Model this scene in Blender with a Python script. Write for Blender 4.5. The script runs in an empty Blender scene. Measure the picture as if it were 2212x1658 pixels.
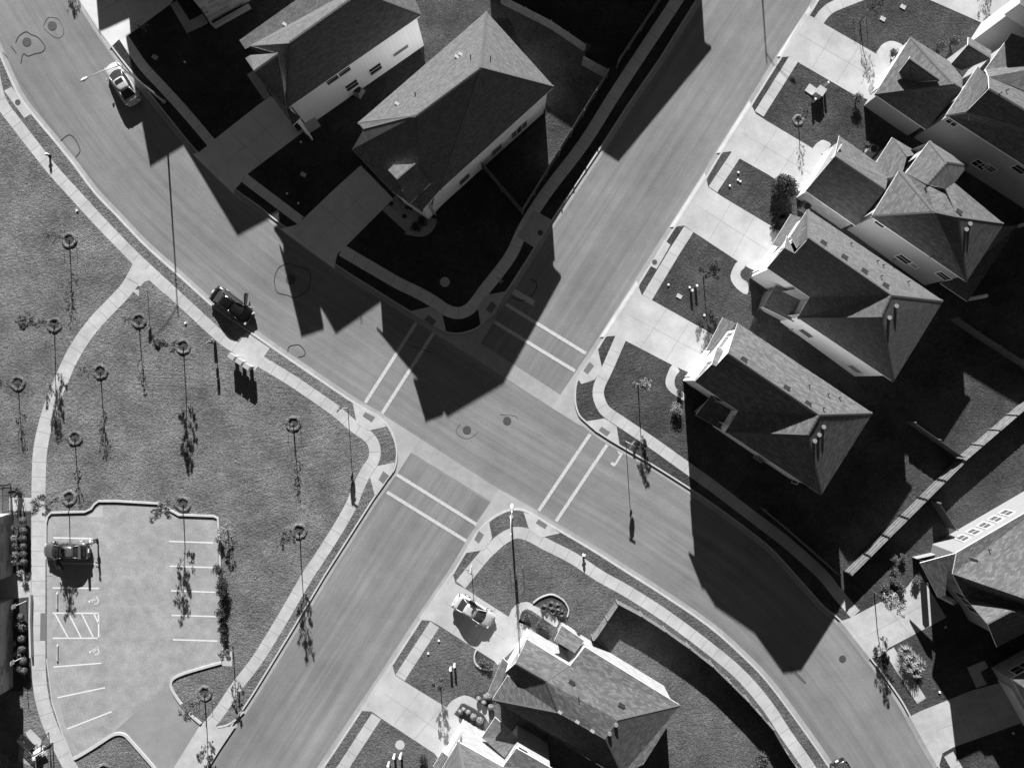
import bpy, bmesh, math, random
from mathutils import Vector, Matrix
from mathutils.geometry import tessellate_polygon
R=math.radians
S=bpy.context.scene
C=S.collection
# ---------------- camera, world, sun, exposure ----------------
H=81.0          # drone height above the road
K=21.4          # photograph units per metre on the ground
CX,CY=1106.0,829.0
cam=bpy.data.cameras.new('camera'); cam.sensor_width=36.0; cam.sensor_fit='HORIZONTAL'
cam.lens=36.0*H/(2212.0/K); cam.clip_start=1.0; cam.clip_end=4000.0
co=bpy.data.objects.new('camera',cam); co.location=(0,0,H); co.rotation_euler=(0,0,0); C.objects.link(co); S.camera=co
SUN_EL=24.0; SUN_AZ=-3.8      # azimuth: degrees the sun stands left of picture-up
w=bpy.data.worlds.new('World'); S.world=w; w.use_nodes=True
nt=w.node_tree; nt.nodes.clear()
sky=nt.nodes.new('ShaderNodeTexSky'); sky.sky_type='NISHITA'; sky.sun_disc=False
sky.air_density=.4; sky.dust_density=.25; sky.ozone_density=1.0; sky.sun_elevation=R(SUN_EL); sky.sun_rotation=R(SUN_AZ)
bw=nt.nodes.new('ShaderNodeSeparateColor'); bg=nt.nodes.new('ShaderNodeBackground'); bg.inputs[1].default_value=0.05
ow=nt.nodes.new('ShaderNodeOutputWorld')
nt.links.new(sky.outputs[0],bw.inputs[0]); nt.links.new(bw.outputs[0],bg.inputs[0]); nt.links.new(bg.outputs[0],ow.inputs[0])
sl=bpy.data.lights.new('sun','SUN'); sl.energy=5.0; sl.angle=R(0.5); sl.color=(1,1,1)
so=bpy.data.objects.new('sun',sl); C.objects.link(so); so.location=(0,60,60)
sd=Vector((math.sin(R(SUN_AZ))*math.cos(R(SUN_EL)),math.cos(R(SUN_AZ))*math.cos(R(SUN_EL)),math.sin(R(SUN_EL))))
so.rotation_euler=sd.to_track_quat('Z','Y').to_euler()
S.view_settings.view_transform='Standard'; S.view_settings.look='None'; S.view_settings.exposure=1.15; S.view_settings.gamma=1.0
S.cycles.max_bounces=5; S.cycles.diffuse_bounces=3; S.cycles.glossy_bounces=2; S.cycles.transmission_bounces=2
# ---------------- coordinates ----------------
def P(x,y,z=0.0):
    """photo units (2212 wide) + real height -> world"""
    f=(1-z/H)/K
    return Vector(((x-CX)*f,(CY-y)*f,z))
def nums(s):
    return [tuple(float(v) for v in p.split()) for p in s.split(',') if p.strip()]
RO=(0,414.75,829.5,1243.4)
def t(c,r,s): return [(553.0*c+x/4.0,RO[r]+y/4.0) for x,y in nums(s)]
def zc(x0,y0,sc,s): return [((x0+x/sc)*.86406,(y0+y/sc)*.86406) for x,y in nums(s)]
def d(s): return nums(s)
# ---------------- objects ----------------
def tag(o,label=None,cat=None,group=None,kind=None):
    if label: o['label']=label
    if cat: o['category']=cat
    if group: o['group']=group
    if kind: o['kind']=kind
    return o
def thing(name,label,cat,loc=(0,0,0),rz=0.0,group=None):
    o=bpy.data.objects.new(name,None); o.empty_display_size=.3; C.objects.link(o)
    o.location=loc; o.rotation_euler=(0,0,rz); return tag(o,label,cat,group)
def mesh_obj(name,bm,mats,parent=None,smooth=False):
    me=bpy.data.meshes.new(name); bm.normal_update(); bm.to_mesh(me); bm.free()
    o=bpy.data.objects.new(name,me); C.objects.link(o)
    for m in (mats if isinstance(mats,(list,tuple)) else [mats]): me.materials.append(m)
    if smooth:
        for p in me.polygons: p.use_smooth=True
    if parent: o.parent=parent
    return o
def dup(root,loc,rz,label=None,group=None,sc=1.0):
    def cp(o,par):
        c=o.copy(); C.objects.link(c); c.parent=par
        for ch in o.children: cp(ch,c)
        return c
    r=cp(root,None); r.location=loc; r.rotation_euler=(0,0,rz); r.scale=(sc,sc,sc)
    if label: r['label']=label
    if group: r['group']=group
    return r
def box(bm,c,s,rz=0,mi=0,taper=1.0):
    x,y,z=s[0]/2,s[1]/2,s[2]/2; M=Matrix.Rotation(rz,3,'Z'); c=Vector(c)
    vs=[]
    for k in (-1,1):
        f=taper if k>0 else 1
        for a,b in ((-1,-1),(1,-1),(1,1),(-1,1)): vs.append(bm.verts.new(c+M@Vector((a*x*f,b*y*f,k*z))))
    for f in ((3,2,1,0),(4,5,6,7),(0,1,5,4),(1,2,6,5),(2,3,7,6),(3,0,4,7)):
        q=bm.faces.new([vs[i] for i in f]); q.material_index=mi
    return vs
def tube(bm,pts,rad,n=6,mi=0,cap=True):
    pts=[Vector(p) for p in pts]; rs=rad if isinstance(rad,(list,tuple)) else [rad]*len(pts)
    rings=[]
    for i,p in enumerate(pts):
        a=pts[max(i-1,0)]; b=pts[min(i+1,len(pts)-1)]; dr=(b-a).normalized()
        up=Vector((0,0,1)) if abs(dr.z)<.9 else Vector((1,0,0))
        u=dr.cross(up).normalized(); v=dr.cross(u)
        rings.append([bm.verts.new(p+(u*math.cos(6.2832*k/n)+v*math.sin(6.2832*k/n))*rs[i]) for k in range(n)])
    for i in range(len(rings)-1):
        for k in range(n):
            f=bm.faces.new((rings[i][k],rings[i][(k+1)%n],rings[i+1][(k+1)%n],rings[i+1][k])); f.material_index=mi; f.smooth=True
    if cap:
        for rg in (rings[0],rings[-1]):
            try: bm.faces.new(rg).material_index=mi
            except Exception: pass
def cyl(bm,c,r,h,n=20,r2=None,mi=0):
    c=Vector(c); r2=r if r2 is None else r2
    a=[bm.verts.new(c+Vector((r*math.cos(6.2832*k/n),r*math.sin(6.2832*k/n),0))) for k in range(n)]
    b=[bm.verts.new(c+Vector((r2*math.cos(6.2832*k/n),r2*math.sin(6.2832*k/n),h))) for k in range(n)]
    for k in range(n): bm.faces.new((a[k],a[(k+1)%n],b[(k+1)%n],b[k])).material_index=mi
    bm.faces.new(b).material_index=mi; bm.faces.new(a[::-1]).material_index=mi
def poly(bm,pts,mi=0):
    """flat-ish polygon from world vectors, tessellated"""
    vs=[bm.verts.new(p) for p in pts]
    for tri in tessellate_polygon([[Vector(p) for p in pts]]):
        try:
            f=bm.faces.new([vs[i] for i in tri]); f.material_index=mi
            f.normal_update()
            if f.normal.z<0: f.normal_flip()
        except Exception: pass
def smooth_line(pts,step=None,sub=4,closed=False):
    """Catmull-Rom through 2-D points"""
    n=len(pts); out=[]
    if n<3: return list(pts)
    rng=range(n if closed else n-1)
    for i in rng:
        p0=pts[(i-1)%n] if (closed or i>0) else pts[i]
        p1=pts[i]; p2=pts[(i+1)%n]
        p3=pts[(i+2)%n] if (closed or i+2<n) else p2
        for k in range(sub):
            u=k/sub
            out.append(tuple(.5*((2*p1[j])+(-p0[j]+p2[j])*u+(2*p0[j]-5*p1[j]+4*p2[j]-p3[j])*u*u+(-p0[j]+3*p1[j]-3*p2[j]+p3[j])*u**3) for j in (0,1)))
    if not closed: out.append(tuple(pts[-1]))
    return out
def offset(pts,dist,closed=False):
    n=len(pts); out=[]
    for i in range(n):
        a=pts[(i-1)%n] if (closed or i>0) else pts[i]; b=pts[(i+1)%n] if (closed or i<n-1) else pts[i]
        dx,dy=b[0]-a[0],b[1]-a[1]; l=math.hypot(dx,dy) or 1
        out.append((pts[i][0]-dy/l*dist,pts[i][1]+dx/l*dist))
    return out
def strip_uv(bm,pts,width,z,mi=0,z2=None,off=0.0):
    """ribbon along photo-space polyline, width in metres; UV u along, v across"""
    uv=bm.loops.layers.uv.verify(); wd=width*K/2; o=off*K
    a=offset(pts,o-wd); b=offset(pts,o+wd); L=0; prev=None; last=None
    for i in range(len(pts)):
        pa=P(*a[i],z); pb=P(*b[i],z if z2 is None else z2); m=(pa+pb)/2
        if last is not None: L+=(m-last).length
        last=m; va=bm.verts.new(pa); vb=bm.verts.new(pb)
        if prev:
            f=bm.faces.new((prev[0],va,vb,prev[1])); f.material_index=mi
            uvs={prev[0]:(prev[2],0),va:(L,0),vb:(L,width),prev[1]:(prev[2],width)}
            for lp in f.loops: lp[uv].uv=uvs[lp.vert]
            f.normal_update()
            if f.normal.z<0: f.normal_flip()
        prev=(va,vb,L)
# ---------------- materials ----------------
def new_mat(name):
    m=bpy.data.materials.new(name); m.use_nodes=True; n=m.node_tree; b=n.nodes['Principled BSDF']; return m,n,b
def g3(v): return (v,v,v,1)
def mat(name,val,rough=.8,var=.12,scale=3.0,bump=0.0,bscale=None,detail=4,stretch=None,metal=0,spec=.3,coat=0,speck=0,speck_scale=40,big=0,big_scale=.15):
    """grey procedural material: noise-varied base colour (+speckle, +large blotches) and optional bump"""
    m,n,b=new_mat(name); N=n.nodes; Lk=n.links
    tc=N.new('ShaderNodeTexCoord'); src=tc.outputs['UV'] if stretch else tc.outputs['Object']
    if stretch:
        mp=N.new('ShaderNodeMapping'); mp.inputs['Scale'].default_value=stretch; Lk.new(src,mp.inputs[0]); src=mp.outputs[0]
    nz=N.new('ShaderNodeTexNoise'); nz.inputs['Scale'].default_value=scale; nz.inputs['Detail'].default_value=detail; nz.inputs['Roughness'].default_value=.6; Lk.new(src,nz.inputs[0])
    rp=N.new('ShaderNodeMapRange'); rp.inputs[1].default_value=.3; rp.inputs[2].default_value=.7; rp.inputs[3].default_value=val*(1-var); rp.inputs[4].default_value=val*(1+var); Lk.new(nz.outputs[0],rp.inputs[0])
    o=rp.outputs[0]
    for amt,sc in ((speck,speck_scale),(big,big_scale)):
        if amt:
            n2=N.new('ShaderNodeTexNoise'); n2.inputs['Scale'].default_value=sc; n2.inputs['Detail'].default_value=3; Lk.new(tc.outputs['Object'],n2.inputs[0])
            r2=N.new('ShaderNodeMapRange'); r2.inputs[1].default_value=.3; r2.inputs[2].default_value=.7; r2.inputs[3].default_value=1-amt; r2.inputs[4].default_value=1+amt; Lk.new(n2.outputs[0],r2.inputs[0])
            mu=N.new('ShaderNodeMath'); mu.operation='MULTIPLY'; Lk.new(o,mu.inputs[0]); Lk.new(r2.outputs[0],mu.inputs[1]); o=mu.outputs[0]
    Lk.new(o,b.inputs['Base Color'])
    b.inputs['Roughness'].default_value=rough; b.inputs['Metallic'].default_value=metal; b.inputs['Specular IOR Level'].default_value=spec
    if coat: b.inputs['Coat Weight'].default_value=coat; b.inputs['Coat Roughness'].default_value=.05
    if bump:
        bz=N.new('ShaderNodeTexNoise'); bz.inputs['Scale'].default_value=bscale or scale*4; bz.inputs['Detail'].default_value=5; bz.inputs['Roughness'].default_value=.65; Lk.new(tc.outputs['Object'],bz.inputs[0])
        bp=N.new('ShaderNodeBump'); bp.inputs['Strength'].default_value=1.0; bp.inputs['Distance'].default_value=bump; Lk.new(bz.outputs[0],bp.inputs['Height']); Lk.new(bp.outputs[0],b.inputs['Normal'])
    return m
def mat_road(name,val):
    """asphalt: streaks along the driving direction (UV u), wheel tracks across, fine grain"""
    m,n,b=new_mat(name); N=n.nodes; Lk=n.links
    tc=N.new('ShaderNodeTexCoord')
    def noise(src,sc,det,scale3=None):
        if scale3:
            mp=N.new('ShaderNodeMapping'); mp.inputs['Scale'].default_value=scale3; Lk.new(src,mp.inputs[0]); src=mp.outputs[0]
        z=N.new('ShaderNodeTexNoise'); z.inputs['Scale'].default_value=sc; z.inputs['Detail'].default_value=det; z.inputs['Roughness'].default_value=.6; Lk.new(src,z.inputs[0]); return z.outputs[0]
    def rng(x,a,bb,lo=.32,hi=.68):
        r=N.new('ShaderNodeMapRange'); r.inputs[1].default_value=lo; r.inputs[2].default_value=hi; r.inputs[3].default_value=a; r.inputs[4].default_value=bb; Lk.new(x,r.inputs[0]); return r.outputs[0]
    def mul(a,c):
        q=N.new('ShaderNodeMath'); q.operation='MULTIPLY'; Lk.new(a,q.inputs[0]); Lk.new(c,q.inputs[1]); return q.outputs[0]
    uv=tc.outputs['UV']; ob=tc.outputs['Object']
    o=rng(noise(uv,1.0,5,(.03,1.1,1)),val*.82,val*1.13)
    o=mul(o,rng(noise(uv,1.0,4,(.4,7.5,1)),.96,1.04))
    o=mul(o,rng(noise(uv,1.0,3,(.02,.35,1)),.92,1.08))
    o=mul(o,rng(noise(ob,.16,5),.88,1.12)); o=mul(o,rng(noise(ob,.9,5,None),.95,1.05))
    o=mul(o,rng(noise(ob,11,4),.80,1.20)); o=mul(o,rng(noise(uv,1.0,4,(.12,2.3,1)),.95,1.05))
    sp=rng(noise(ob,1.3,3),1.0,.72,.70,.82); o=mul(o,sp)
    Lk.new(o,b.inputs['Base Color']); b.inputs['Roughness'].default_value=.9; b.inputs['Specular IOR Level'].default_value=.2
    return m
def mat_shingle(name,val,contrast=.5,bw_=.55,bh=.24,smooth=.0):
    """asphalt shingles: courses from a brick pattern along the eave with light and dark tabs"""
    m,n,b=new_mat(name); N=n.nodes; Lk=n.links
    tc=N.new('ShaderNodeTexCoord')
    br=N.new('ShaderNodeTexBrick'); br.offset=.37; br.offset_frequency=2; br.squash=1.0
    br.inputs['Scale'].default_value=1.0; br.inputs['Brick Width'].default_value=bw_; br.inputs['Row Height'].default_value=bh; br.inputs['Mortar Size'].default_value=.012; br.inputs['Bias'].default_value=-.25
    br.inputs['Color1'].default_value=g3(val*(1-contrast*.35)); br.inputs['Color2'].default_value=g3(val*(1+contrast)); br.inputs['Mortar'].default_value=g3(val*.6)
    Lk.new(tc.outputs['UV'],br.inputs[0])
    mp=N.new('ShaderNodeMapping'); mp.inputs['Scale'].default_value=(1.1,3.2,1); Lk.new(tc.outputs['UV'],mp.inputs[0])
    nz=N.new('ShaderNodeTexNoise'); nz.inputs['Scale'].default_value=1.0; nz.inputs['Detail'].default_value=4; Lk.new(mp.outputs[0],nz.inputs[0])
    r=N.new('ShaderNodeMapRange'); r.inputs[1].default_value=.32; r.inputs[2].default_value=.68; r.inputs[3].default_value=.86; r.inputs[4].default_value=1.14; Lk.new(nz.outputs[0],r.inputs[0])
    bwn=N.new('ShaderNodeRGBToBW'); Lk.new(br.outputs[0],bwn.inputs[0])
    mu=N.new('ShaderNodeMath'); mu.operation='MULTIPLY'; Lk.new(bwn.outputs[0],mu.inputs[0]); Lk.new(r.outputs[0],mu.inputs[1])
    Lk.new(mu.outputs[0],b.inputs['Base Color']); b.inputs['Roughness'].default_value=.95; b.inputs['Specular IOR Level'].default_value=.1
    bp=N.new('ShaderNodeBump'); bp.inputs['Strength'].default_value=.5; bp.inputs['Distance'].default_value=.02; Lk.new(bwn.outputs[0],bp.inputs['Height']); Lk.new(bp.outputs[0],b.inputs['Normal'])
    return m
def mat_brick(name,v1,v2,vm,bw_,bh,rough=.9,mort=.012):
    m,n,b=new_mat(name); N=n.nodes; Lk=n.links
    tc=N.new('ShaderNodeTexCoord'); br=N.new('ShaderNodeTexBrick'); br.inputs['Scale'].default_value=1.0; br.inputs['Brick Width'].default_value=bw_; br.inputs['Row Height'].default_value=bh; br.inputs['Mortar Size'].default_value=mort
    br.inputs['Color1'].default_value=g3(v1); br.inputs['Color2'].default_value=g3(v2); br.inputs['Mortar'].default_value=g3(vm); br.inputs['Bias'].default_value=-.3
    Lk.new(tc.outputs['UV'],br.inputs[0]); Lk.new(br.outputs[0],b.inputs['Base Color']); b.inputs['Roughness'].default_value=rough; b.inputs['Specular IOR Level'].default_value=.2
    bp=N.new('ShaderNodeBump'); bp.inputs['Strength'].default_value=.6; bp.inputs['Distance'].default_value=.02; Lk.new(br.outputs[1],bp.inputs['Height']); bp.invert=True; Lk.new(bp.outputs[0],b.inputs['Normal'])
    return m
def mat_grass(name,val,bump=.12,patch=.25):
    m,n,b=new_mat(name); N=n.nodes; Lk=n.links
    tc=N.new('ShaderNodeTexCoord'); ob=tc.outputs['Object']
    def noise(sc,det,ro=.6):
        z=N.new('ShaderNodeTexNoise'); z.inputs['Scale'].default_value=sc; z.inputs['Detail'].default_value=det; z.inputs['Roughness'].default_value=ro; Lk.new(ob,z.inputs[0]); return z.outputs[0]
    def rng(x,a,bb,lo=.3,hi=.7):
        r=N.new('ShaderNodeMapRange'); r.inputs[1].default_value=lo; r.inputs[2].default_value=hi; r.inputs[3].default_value=a; r.inputs[4].default_value=bb; Lk.new(x,r.inputs[0]); return r.outputs[0]
    def mul(a,c):
        q=N.new('ShaderNodeMath'); q.operation='MULTIPLY'; Lk.new(a,q.inputs[0]); Lk.new(c,q.inputs[1]); return q.outputs[0]
    o=rng(noise(.25,4),val*(1-patch),val*(1+patch)); o=mul(o,rng(noise(.7,5,.7),.85,1.15)); o=mul(o,rng(noise(2.2,5,.7),.82,1.18)); fine=noise(6.5,4,.75); o=mul(o,rng(fine,.5,1.5))
    Lk.new(o,b.inputs['Base Color']); b.inputs['Roughness'].default_value=1; b.inputs['Specular IOR Level'].default_value=.05
    mix=N.new('ShaderNodeMath'); mix.operation='MULTIPLY_ADD'; Lk.new(noise(3.2,5,.75),mix.inputs[0]); mix.inputs[1].default_value=1.4; Lk.new(fine,mix.inputs[2])
    bp=N.new('ShaderNodeBump'); bp.inputs['Strength'].default_value=.9; bp.inputs['Distance'].default_value=bump; Lk.new(mix.outputs[0],bp.inputs['Height']); Lk.new(bp.outputs[0],b.inputs['Normal'])
    return m
def mat_glass(name,val=.03,rough=.08):
    m,n,b=new_mat(name); b.inputs['Base Color'].default_value=g3(val); b.inputs['Roughness'].default_value=rough; b.inputs['Specular IOR Level'].default_value=.6; return m
def mat_leaf(name,v1,v2):
    m,n,b=new_mat(name); N=n.nodes; Lk=n.links
    ge=N.new('ShaderNodeNewGeometry'); r=N.new('ShaderNodeMapRange'); r.inputs[3].default_value=v1; r.inputs[4].default_value=v2; Lk.new(ge.outputs['Random Per Island'],r.inputs[0]); Lk.new(r.outputs[0],b.inputs['Base Color']); b.inputs['Roughness'].default_value=.7; b.inputs['Specular IOR Level'].default_value=.2
    return m
M={}
M['asphalt']=mat_road('asphalt',.195)
M['asphalt_lot']=mat('asphalt_lot',.285,.9,.13,.35,speck=.16,speck_scale=7,big=.12,big_scale=1.1,bump=.01,bscale=20)
M['asphalt_entry']=mat('asphalt_entry',.235,.9,.10,.5,0,speck=.12,speck_scale=14,big=.10,big_scale=.2)
M['conc']=mat('concrete',.41,.85,.08,1.2,0,speck=.09,speck_scale=12,big=.11,big_scale=.3)
M['conc_white']=mat('concrete_new',.41,.85,.07,1.0,0,speck=.09,speck_scale=12,big=.13,big_scale=.35)
M['conc_n']=mat('concrete_shade_lifted',.58,.85,.06,1.0,0,speck=.05,speck_scale=20,big=.07,big_scale=.25)  # concrete tone raised to lighten driveways and walks lying in house shade
M['siding_white']=mat_brick('white_siding',.76,.80,.66,.42,3.2,mort=.015)
M['conc_old']=mat('concrete_worn',.33,.9,.10,.8,0,speck=.06,speck_scale=30,big=.10,big_scale=.3)
M['gutter']=mat('concrete_gutter',.30,.9,.10,1.5,0,speck=.05,big=.1,big_scale=.3)
M['kerb']=mat('concrete_kerb',.44,.85,.08,1.5,0,speck=.05)
M['paint']=mat('road_paint',.46,.8,.18,5,0,speck=.15,speck_scale=14)
M['paint_white']=mat('white_line_paint',.62,.7,.08,5,0,speck=.08)
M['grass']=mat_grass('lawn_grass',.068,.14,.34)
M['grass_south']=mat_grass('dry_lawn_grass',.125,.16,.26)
M['grass_shade']=mat_grass('shade_darkened_lawn_grass',.042,.12,.3)  # lush lawn tone, taken lower so the house shadows on it read darker
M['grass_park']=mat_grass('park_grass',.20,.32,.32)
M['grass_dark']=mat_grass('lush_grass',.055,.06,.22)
M['ground']=mat_grass('field_grass',.08,.1)
M['gravel']=mat('river_gravel',.30,.9,.45,7,.05,9)
M['mulch']=mat('bark_mulch',.05,1,.4,9,.04,12)
M['seal']=mat('crack_seal',.035,.6,.2,5)
M['iron']=mat('cast_iron',.085,.6,.25,8,.01,30,metal=.3)
M['joint']=mat('joint_filler',.21,.9,.1,3)
M['dome']=mat('tactile_paving',.15,.8,.1,12,.02,30)
M['sh_a']=mat_shingle('shingle_roof',.112,.42,.36,.15)
M['sh_b']=mat_shingle('shingle_roof_fine',.122,.34,.27,.14)
M['sh_c']=mat_shingle('shingle_roof_pale',.115,.5,.4,.16)
M['white']=mat('white_trim',.72,.6,.04,3)
M['stucco']=mat_brick('pale_siding',.52,.57,.40,3.6,.2,mort=.012)
M['stucco_tan']=mat('tan_stucco',.26,.85,.06,4,.005,40)
M['stucco2']=mat('grey_siding',.34,.8,.05,4,.005,40)
M['stone']=mat_brick('pale_stone',.30,.46,.36,.55,.2)
M['brickw']=mat_brick('pale_brick',.40,.10,.34,.95,.42,mort=.02)
M['glass']=mat_glass('window_glass')
M['blind']=mat('window_blind',.085,.3,.08,6)
M['shutter']=mat('louvred_shutter',.15,.6,.1,8)
M['wood']=mat('fence_wood',.17,.9,.3,2.0,.004,20,speck=.15,speck_scale=8)
M['brick_shade']=mat_brick('pale_brick_wall',.80,.50,.6,.6,.2)
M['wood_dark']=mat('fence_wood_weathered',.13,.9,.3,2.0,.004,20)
M['steel']=mat('galvanised_steel',.45,.45,.08,6,metal=.2)
M['dark_metal']=mat('dark_painted_metal',.02,.4,.1,6)
M['black']=mat('black_rubber',.012,.7,.1,6)
M['bark']=mat('bark',.07,.95,.3,8,.01,25)
M['leaf']=mat_leaf('leaves',.05,.15)
M['leaf_dark']=mat_leaf('dark_leaves',.02,.07)
M['leaf_pale']=mat_leaf('pale_leaves',.14,.34)
M['car_white']=mat('white_car_paint',.42,.25,.01,2,spec=.5,coat=.6)
M['car_grey']=mat('grey_car_paint',.16,.25,.02,2,metal=.5,spec=.5,coat=.6)
M['car_black']=mat('black_car_paint',.006,.2,.02,2,spec=.5,coat=.6)
M['lamp_glass']=mat_glass('lamp_lens',.5,.2)
M['red']=mat('sign_red',.10,.5,.03,3)
M['skin']=mat('skin',.28,.6,.05,9)
M['shirt']=mat('white_shirt',.6,.9,.08,14,.004,40)
M['trousers']=mat('dark_trousers',.03,.9,.15,14,.004,40)
M['hair']=mat('dark_hair',.015,.6,.3,30)

M['vent_dark']=mat('roof_vent_metal',.05,.5,.1,6)
M['ridge']=mat('ridge_cap',.10,.95,.2,6)
M['galv']=mat('weathered_flue',.22,.6,.15,8)
M['pane_grey']=mat('reflecting_pane',.10,.2,.1,3)
M['mail']=mat('mailbox_paint',.36,.5,.05,6)
# ======================= SETTING: ground, roads, pavements =======================
def struct(name,bm,m): return tag(mesh_obj(name,bm,m),kind='structure')
def sheet(name,pts,z,m):
    bm=bmesh.new(); poly(bm,[P(x,y,z) for x,y in pts]); return struct(name,bm,m)
bm=bmesh.new(); bmesh.ops.create_grid(bm,x_segments=2,y_segments=2,size=900)
for v in bm.verts: v.co.z=-.06
struct('ground',bm,M['ground'])
# roads (blocks with kerbs lie over their edges)
roadA=smooth_line(d('-190 -270,-90 -160,20 -45,108 90,196 222,284 336,372 430,468 517,565 598,667 669,821 771,940 850,1060 925,1170 990,1276 1054,1368 1108,1459 1168,1595 1265,1737 1406,1878 1600,1975 1760,2060 1930'),sub=5)
roadB=[(1632+ .645*y,-y) for y in range(420,0,-60)]+[(1632-.645*y,y) for y in range(0,2000,60)]
bm=bmesh.new(); strip_uv(bm,roadB,14.5,0.0); struct('road',bm,M['asphalt'])
bm=bmesh.new(); strip_uv(bm,roadA,13.0,0.004); struct('road',bm,M['asphalt'])
ZB=.12   # block height
F_W=smooth_line(d('-90 -60,-40 30,0 115,38 200,78 255,120 305,160 355,205 415,250 462,312 527,382 590,432 635,467 665,553 724,610 764,700 825,760 865,800 889'),sub=3)
F_Wc=smooth_line(d('815 897,835 914,850 940,858 967,858 992,853 1014,845 1024'),sub=3)
F_W2=d('828 1049,808 1077,703 1242,628 1368,553 1490')
F_We=smooth_line(d('553 1490,533 1521,512 1551,497 1574'),sub=3)[1:]
blockW=F_W+F_Wc+F_W2+F_We+d('470 1616,443 1658,405 1720,330 1835,-700 1835,-700 -60')
F_N=smooth_line(d('120 -85,165 -12,212 62,254 120,310 189,366 258.5,425 330,507 410,553 443,612 490,723 572,803 623,883 673,933 703'),sub=3)
F_Nc=smooth_line(d('964 719,988 722,1016 716,1040 703,1062 676'),sub=3)
F_N2=d('1096 629,1109 610,1156 536,1194 476,1234 416,1299 319,1359 226,1426 129,1506 1,1560 -85,1700 -310')
blockN=F_N+F_Nc+F_N2+d('1900 -640,-100 -640,-60 -360')
F_E0=d('1960 -345,1772 -10,1754 20,1685 125,1659 166,1622 226,1556 330,1525 382.5,1456 490,1440 515,1403 573,1378 614,1305 727,1291 750')
F_Ec=smooth_line(d('1275 774,1255 803,1244 826,1241 850,1242 873,1250 897,1266 913,1286 930,1316 950'),sub=3)
F_E2=smooth_line(d('1338 963,1406 1003,1476 1047,1518 1075,1581 1120,1659 1180,1718 1243,1779 1311,1816 1342,1879 1421,1911 1463,1946 1513,1965 1547,2001 1613,2029 1660,2080 1750,2160 1900'),sub=3)
blockE=F_E0+F_Ec+F_E2+d('3100 1900,3100 -345')
F_S0=d('590 1828,693 1662,719 1624,780 1532,847 1432,909 1336,978 1236,1003 1194')
F_Sc=smooth_line(d('1020 1164,1036 1142,1058 1122,1080 1108,1106 1099,1131 1101,1161 1116'),sub=3)
F_S2=smooth_line(d('1213 1147,1281 1187,1366 1241,1431 1282,1531 1350,1606 1416,1659 1471,1721 1553,1791 1653,1850 1750,1910 1850'),sub=3)
blockS=F_S0+F_Sc+F_S2
def block(pts,m):
    bm=bmesh.new(); top=[P(x,y,ZB) for x,y in pts]; poly(bm,top)
    n=len(top)
    for i in range(n):
        a,b=top[i],top[(i+1)%n]; q=[bm.verts.new(v) for v in (a,b,b-Vector((0,0,.2)),a-Vector((0,0,.2)))]; bm.faces.new(q)
    return struct('lawn',bm,m)
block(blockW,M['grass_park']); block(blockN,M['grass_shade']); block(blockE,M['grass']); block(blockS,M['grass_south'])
def kerb(pts,inside,w=.16,h=.15,z0=.0,top=.135,mt='kerb',name='kerb'):
    """kerb strip of width w lying on the inner side of the line"""
    bm=bmesh.new(); o=w*K*inside
    ia=pts; ib=offset(pts,o); va=[P(x,y,top) for x,y in ia]; vb=[P(x,y,top) for x,y in ib]
    dn=Vector((0,0,top-z0))
    for i in range(len(pts)-1):
        for q in ((va[i],va[i+1],vb[i+1],vb[i]),(va[i],va[i+1],va[i+1]-dn,va[i]-dn),(vb[i],vb[i+1],vb[i+1]-dn,vb[i]-dn)):
            bm.faces.new([bm.verts.new(v) for v in q])
    bmesh.ops.remove_doubles(bm,verts=bm.verts,dist=.0005); bmesh.ops.recalc_face_normals(bm,faces=bm.faces)
    return struct(name,bm,M[mt])
def gutter(pts,outside,w=.46):
    bm=bmesh.new(); strip_uv(bm,pts,w,.010,off=outside*w/2); return struct('gutter',bm,M['gutter'])
for pts,ins in ((F_W+F_Wc+F_W2+F_We,-1),(F_N+F_Nc+F_N2,1),(F_E0+F_Ec+F_E2,1),(F_S0+F_Sc+F_S2,-1)):
    pass
# offset() turns left of the direction of travel (image y down): +1 = right-hand side in the picture
kerb(F_W+F_Wc+F_W2+F_We,1); gutter(F_W+F_Wc+F_W2+F_We,-1)
kerb(F_N+F_Nc+F_N2,-1); gutter(F_N+F_Nc+F_N2,1)
kerb(F_E0+F_Ec+F_E2,-1); gutter(F_E0+F_Ec+F_E2,1)
kerb(F_S0+F_Sc+F_S2,1); gutter(F_S0+F_Sc+F_S2,-1)
# concrete fans and valley gutters of the crossing
for nm,pts in (('concrete_apron',t(1,2,'1085 255,1420 470,1340 590,1205 800,1190 775,1222 700,1228 640,1195 450,1130 350')),
 ('concrete_apron',t(1,2,'2100 905,2030 1015,1885 1225,1930 1255,2020 1170,2100 1110')+d('1106 1100,1131 1102,1161 1117,1161 1103,1106 1071')),
 ('concrete_apron',t(1,1,'1530 1212,1865 1420,1940 1305,2075 1085,1940 1153,1850 1198,1740 1223,1645 1213')),
 ('concrete_apron',d('1192 881,1210 852,1226 829,1262 775,1275 775,1255 803,1244 828,1242 872,1251 897,1266 912,1286 930,1250 917'))):
    sheet(nm,pts,.014,M['conc_old'])
for pts in (t(1,2,'1420 470,2100 905,2030 1015,1340 590'),d('1019 769.7,1038 741,1210 852,1192 881')):
    sheet('valley_gutter',pts,.016,M['gutter'])
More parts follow.
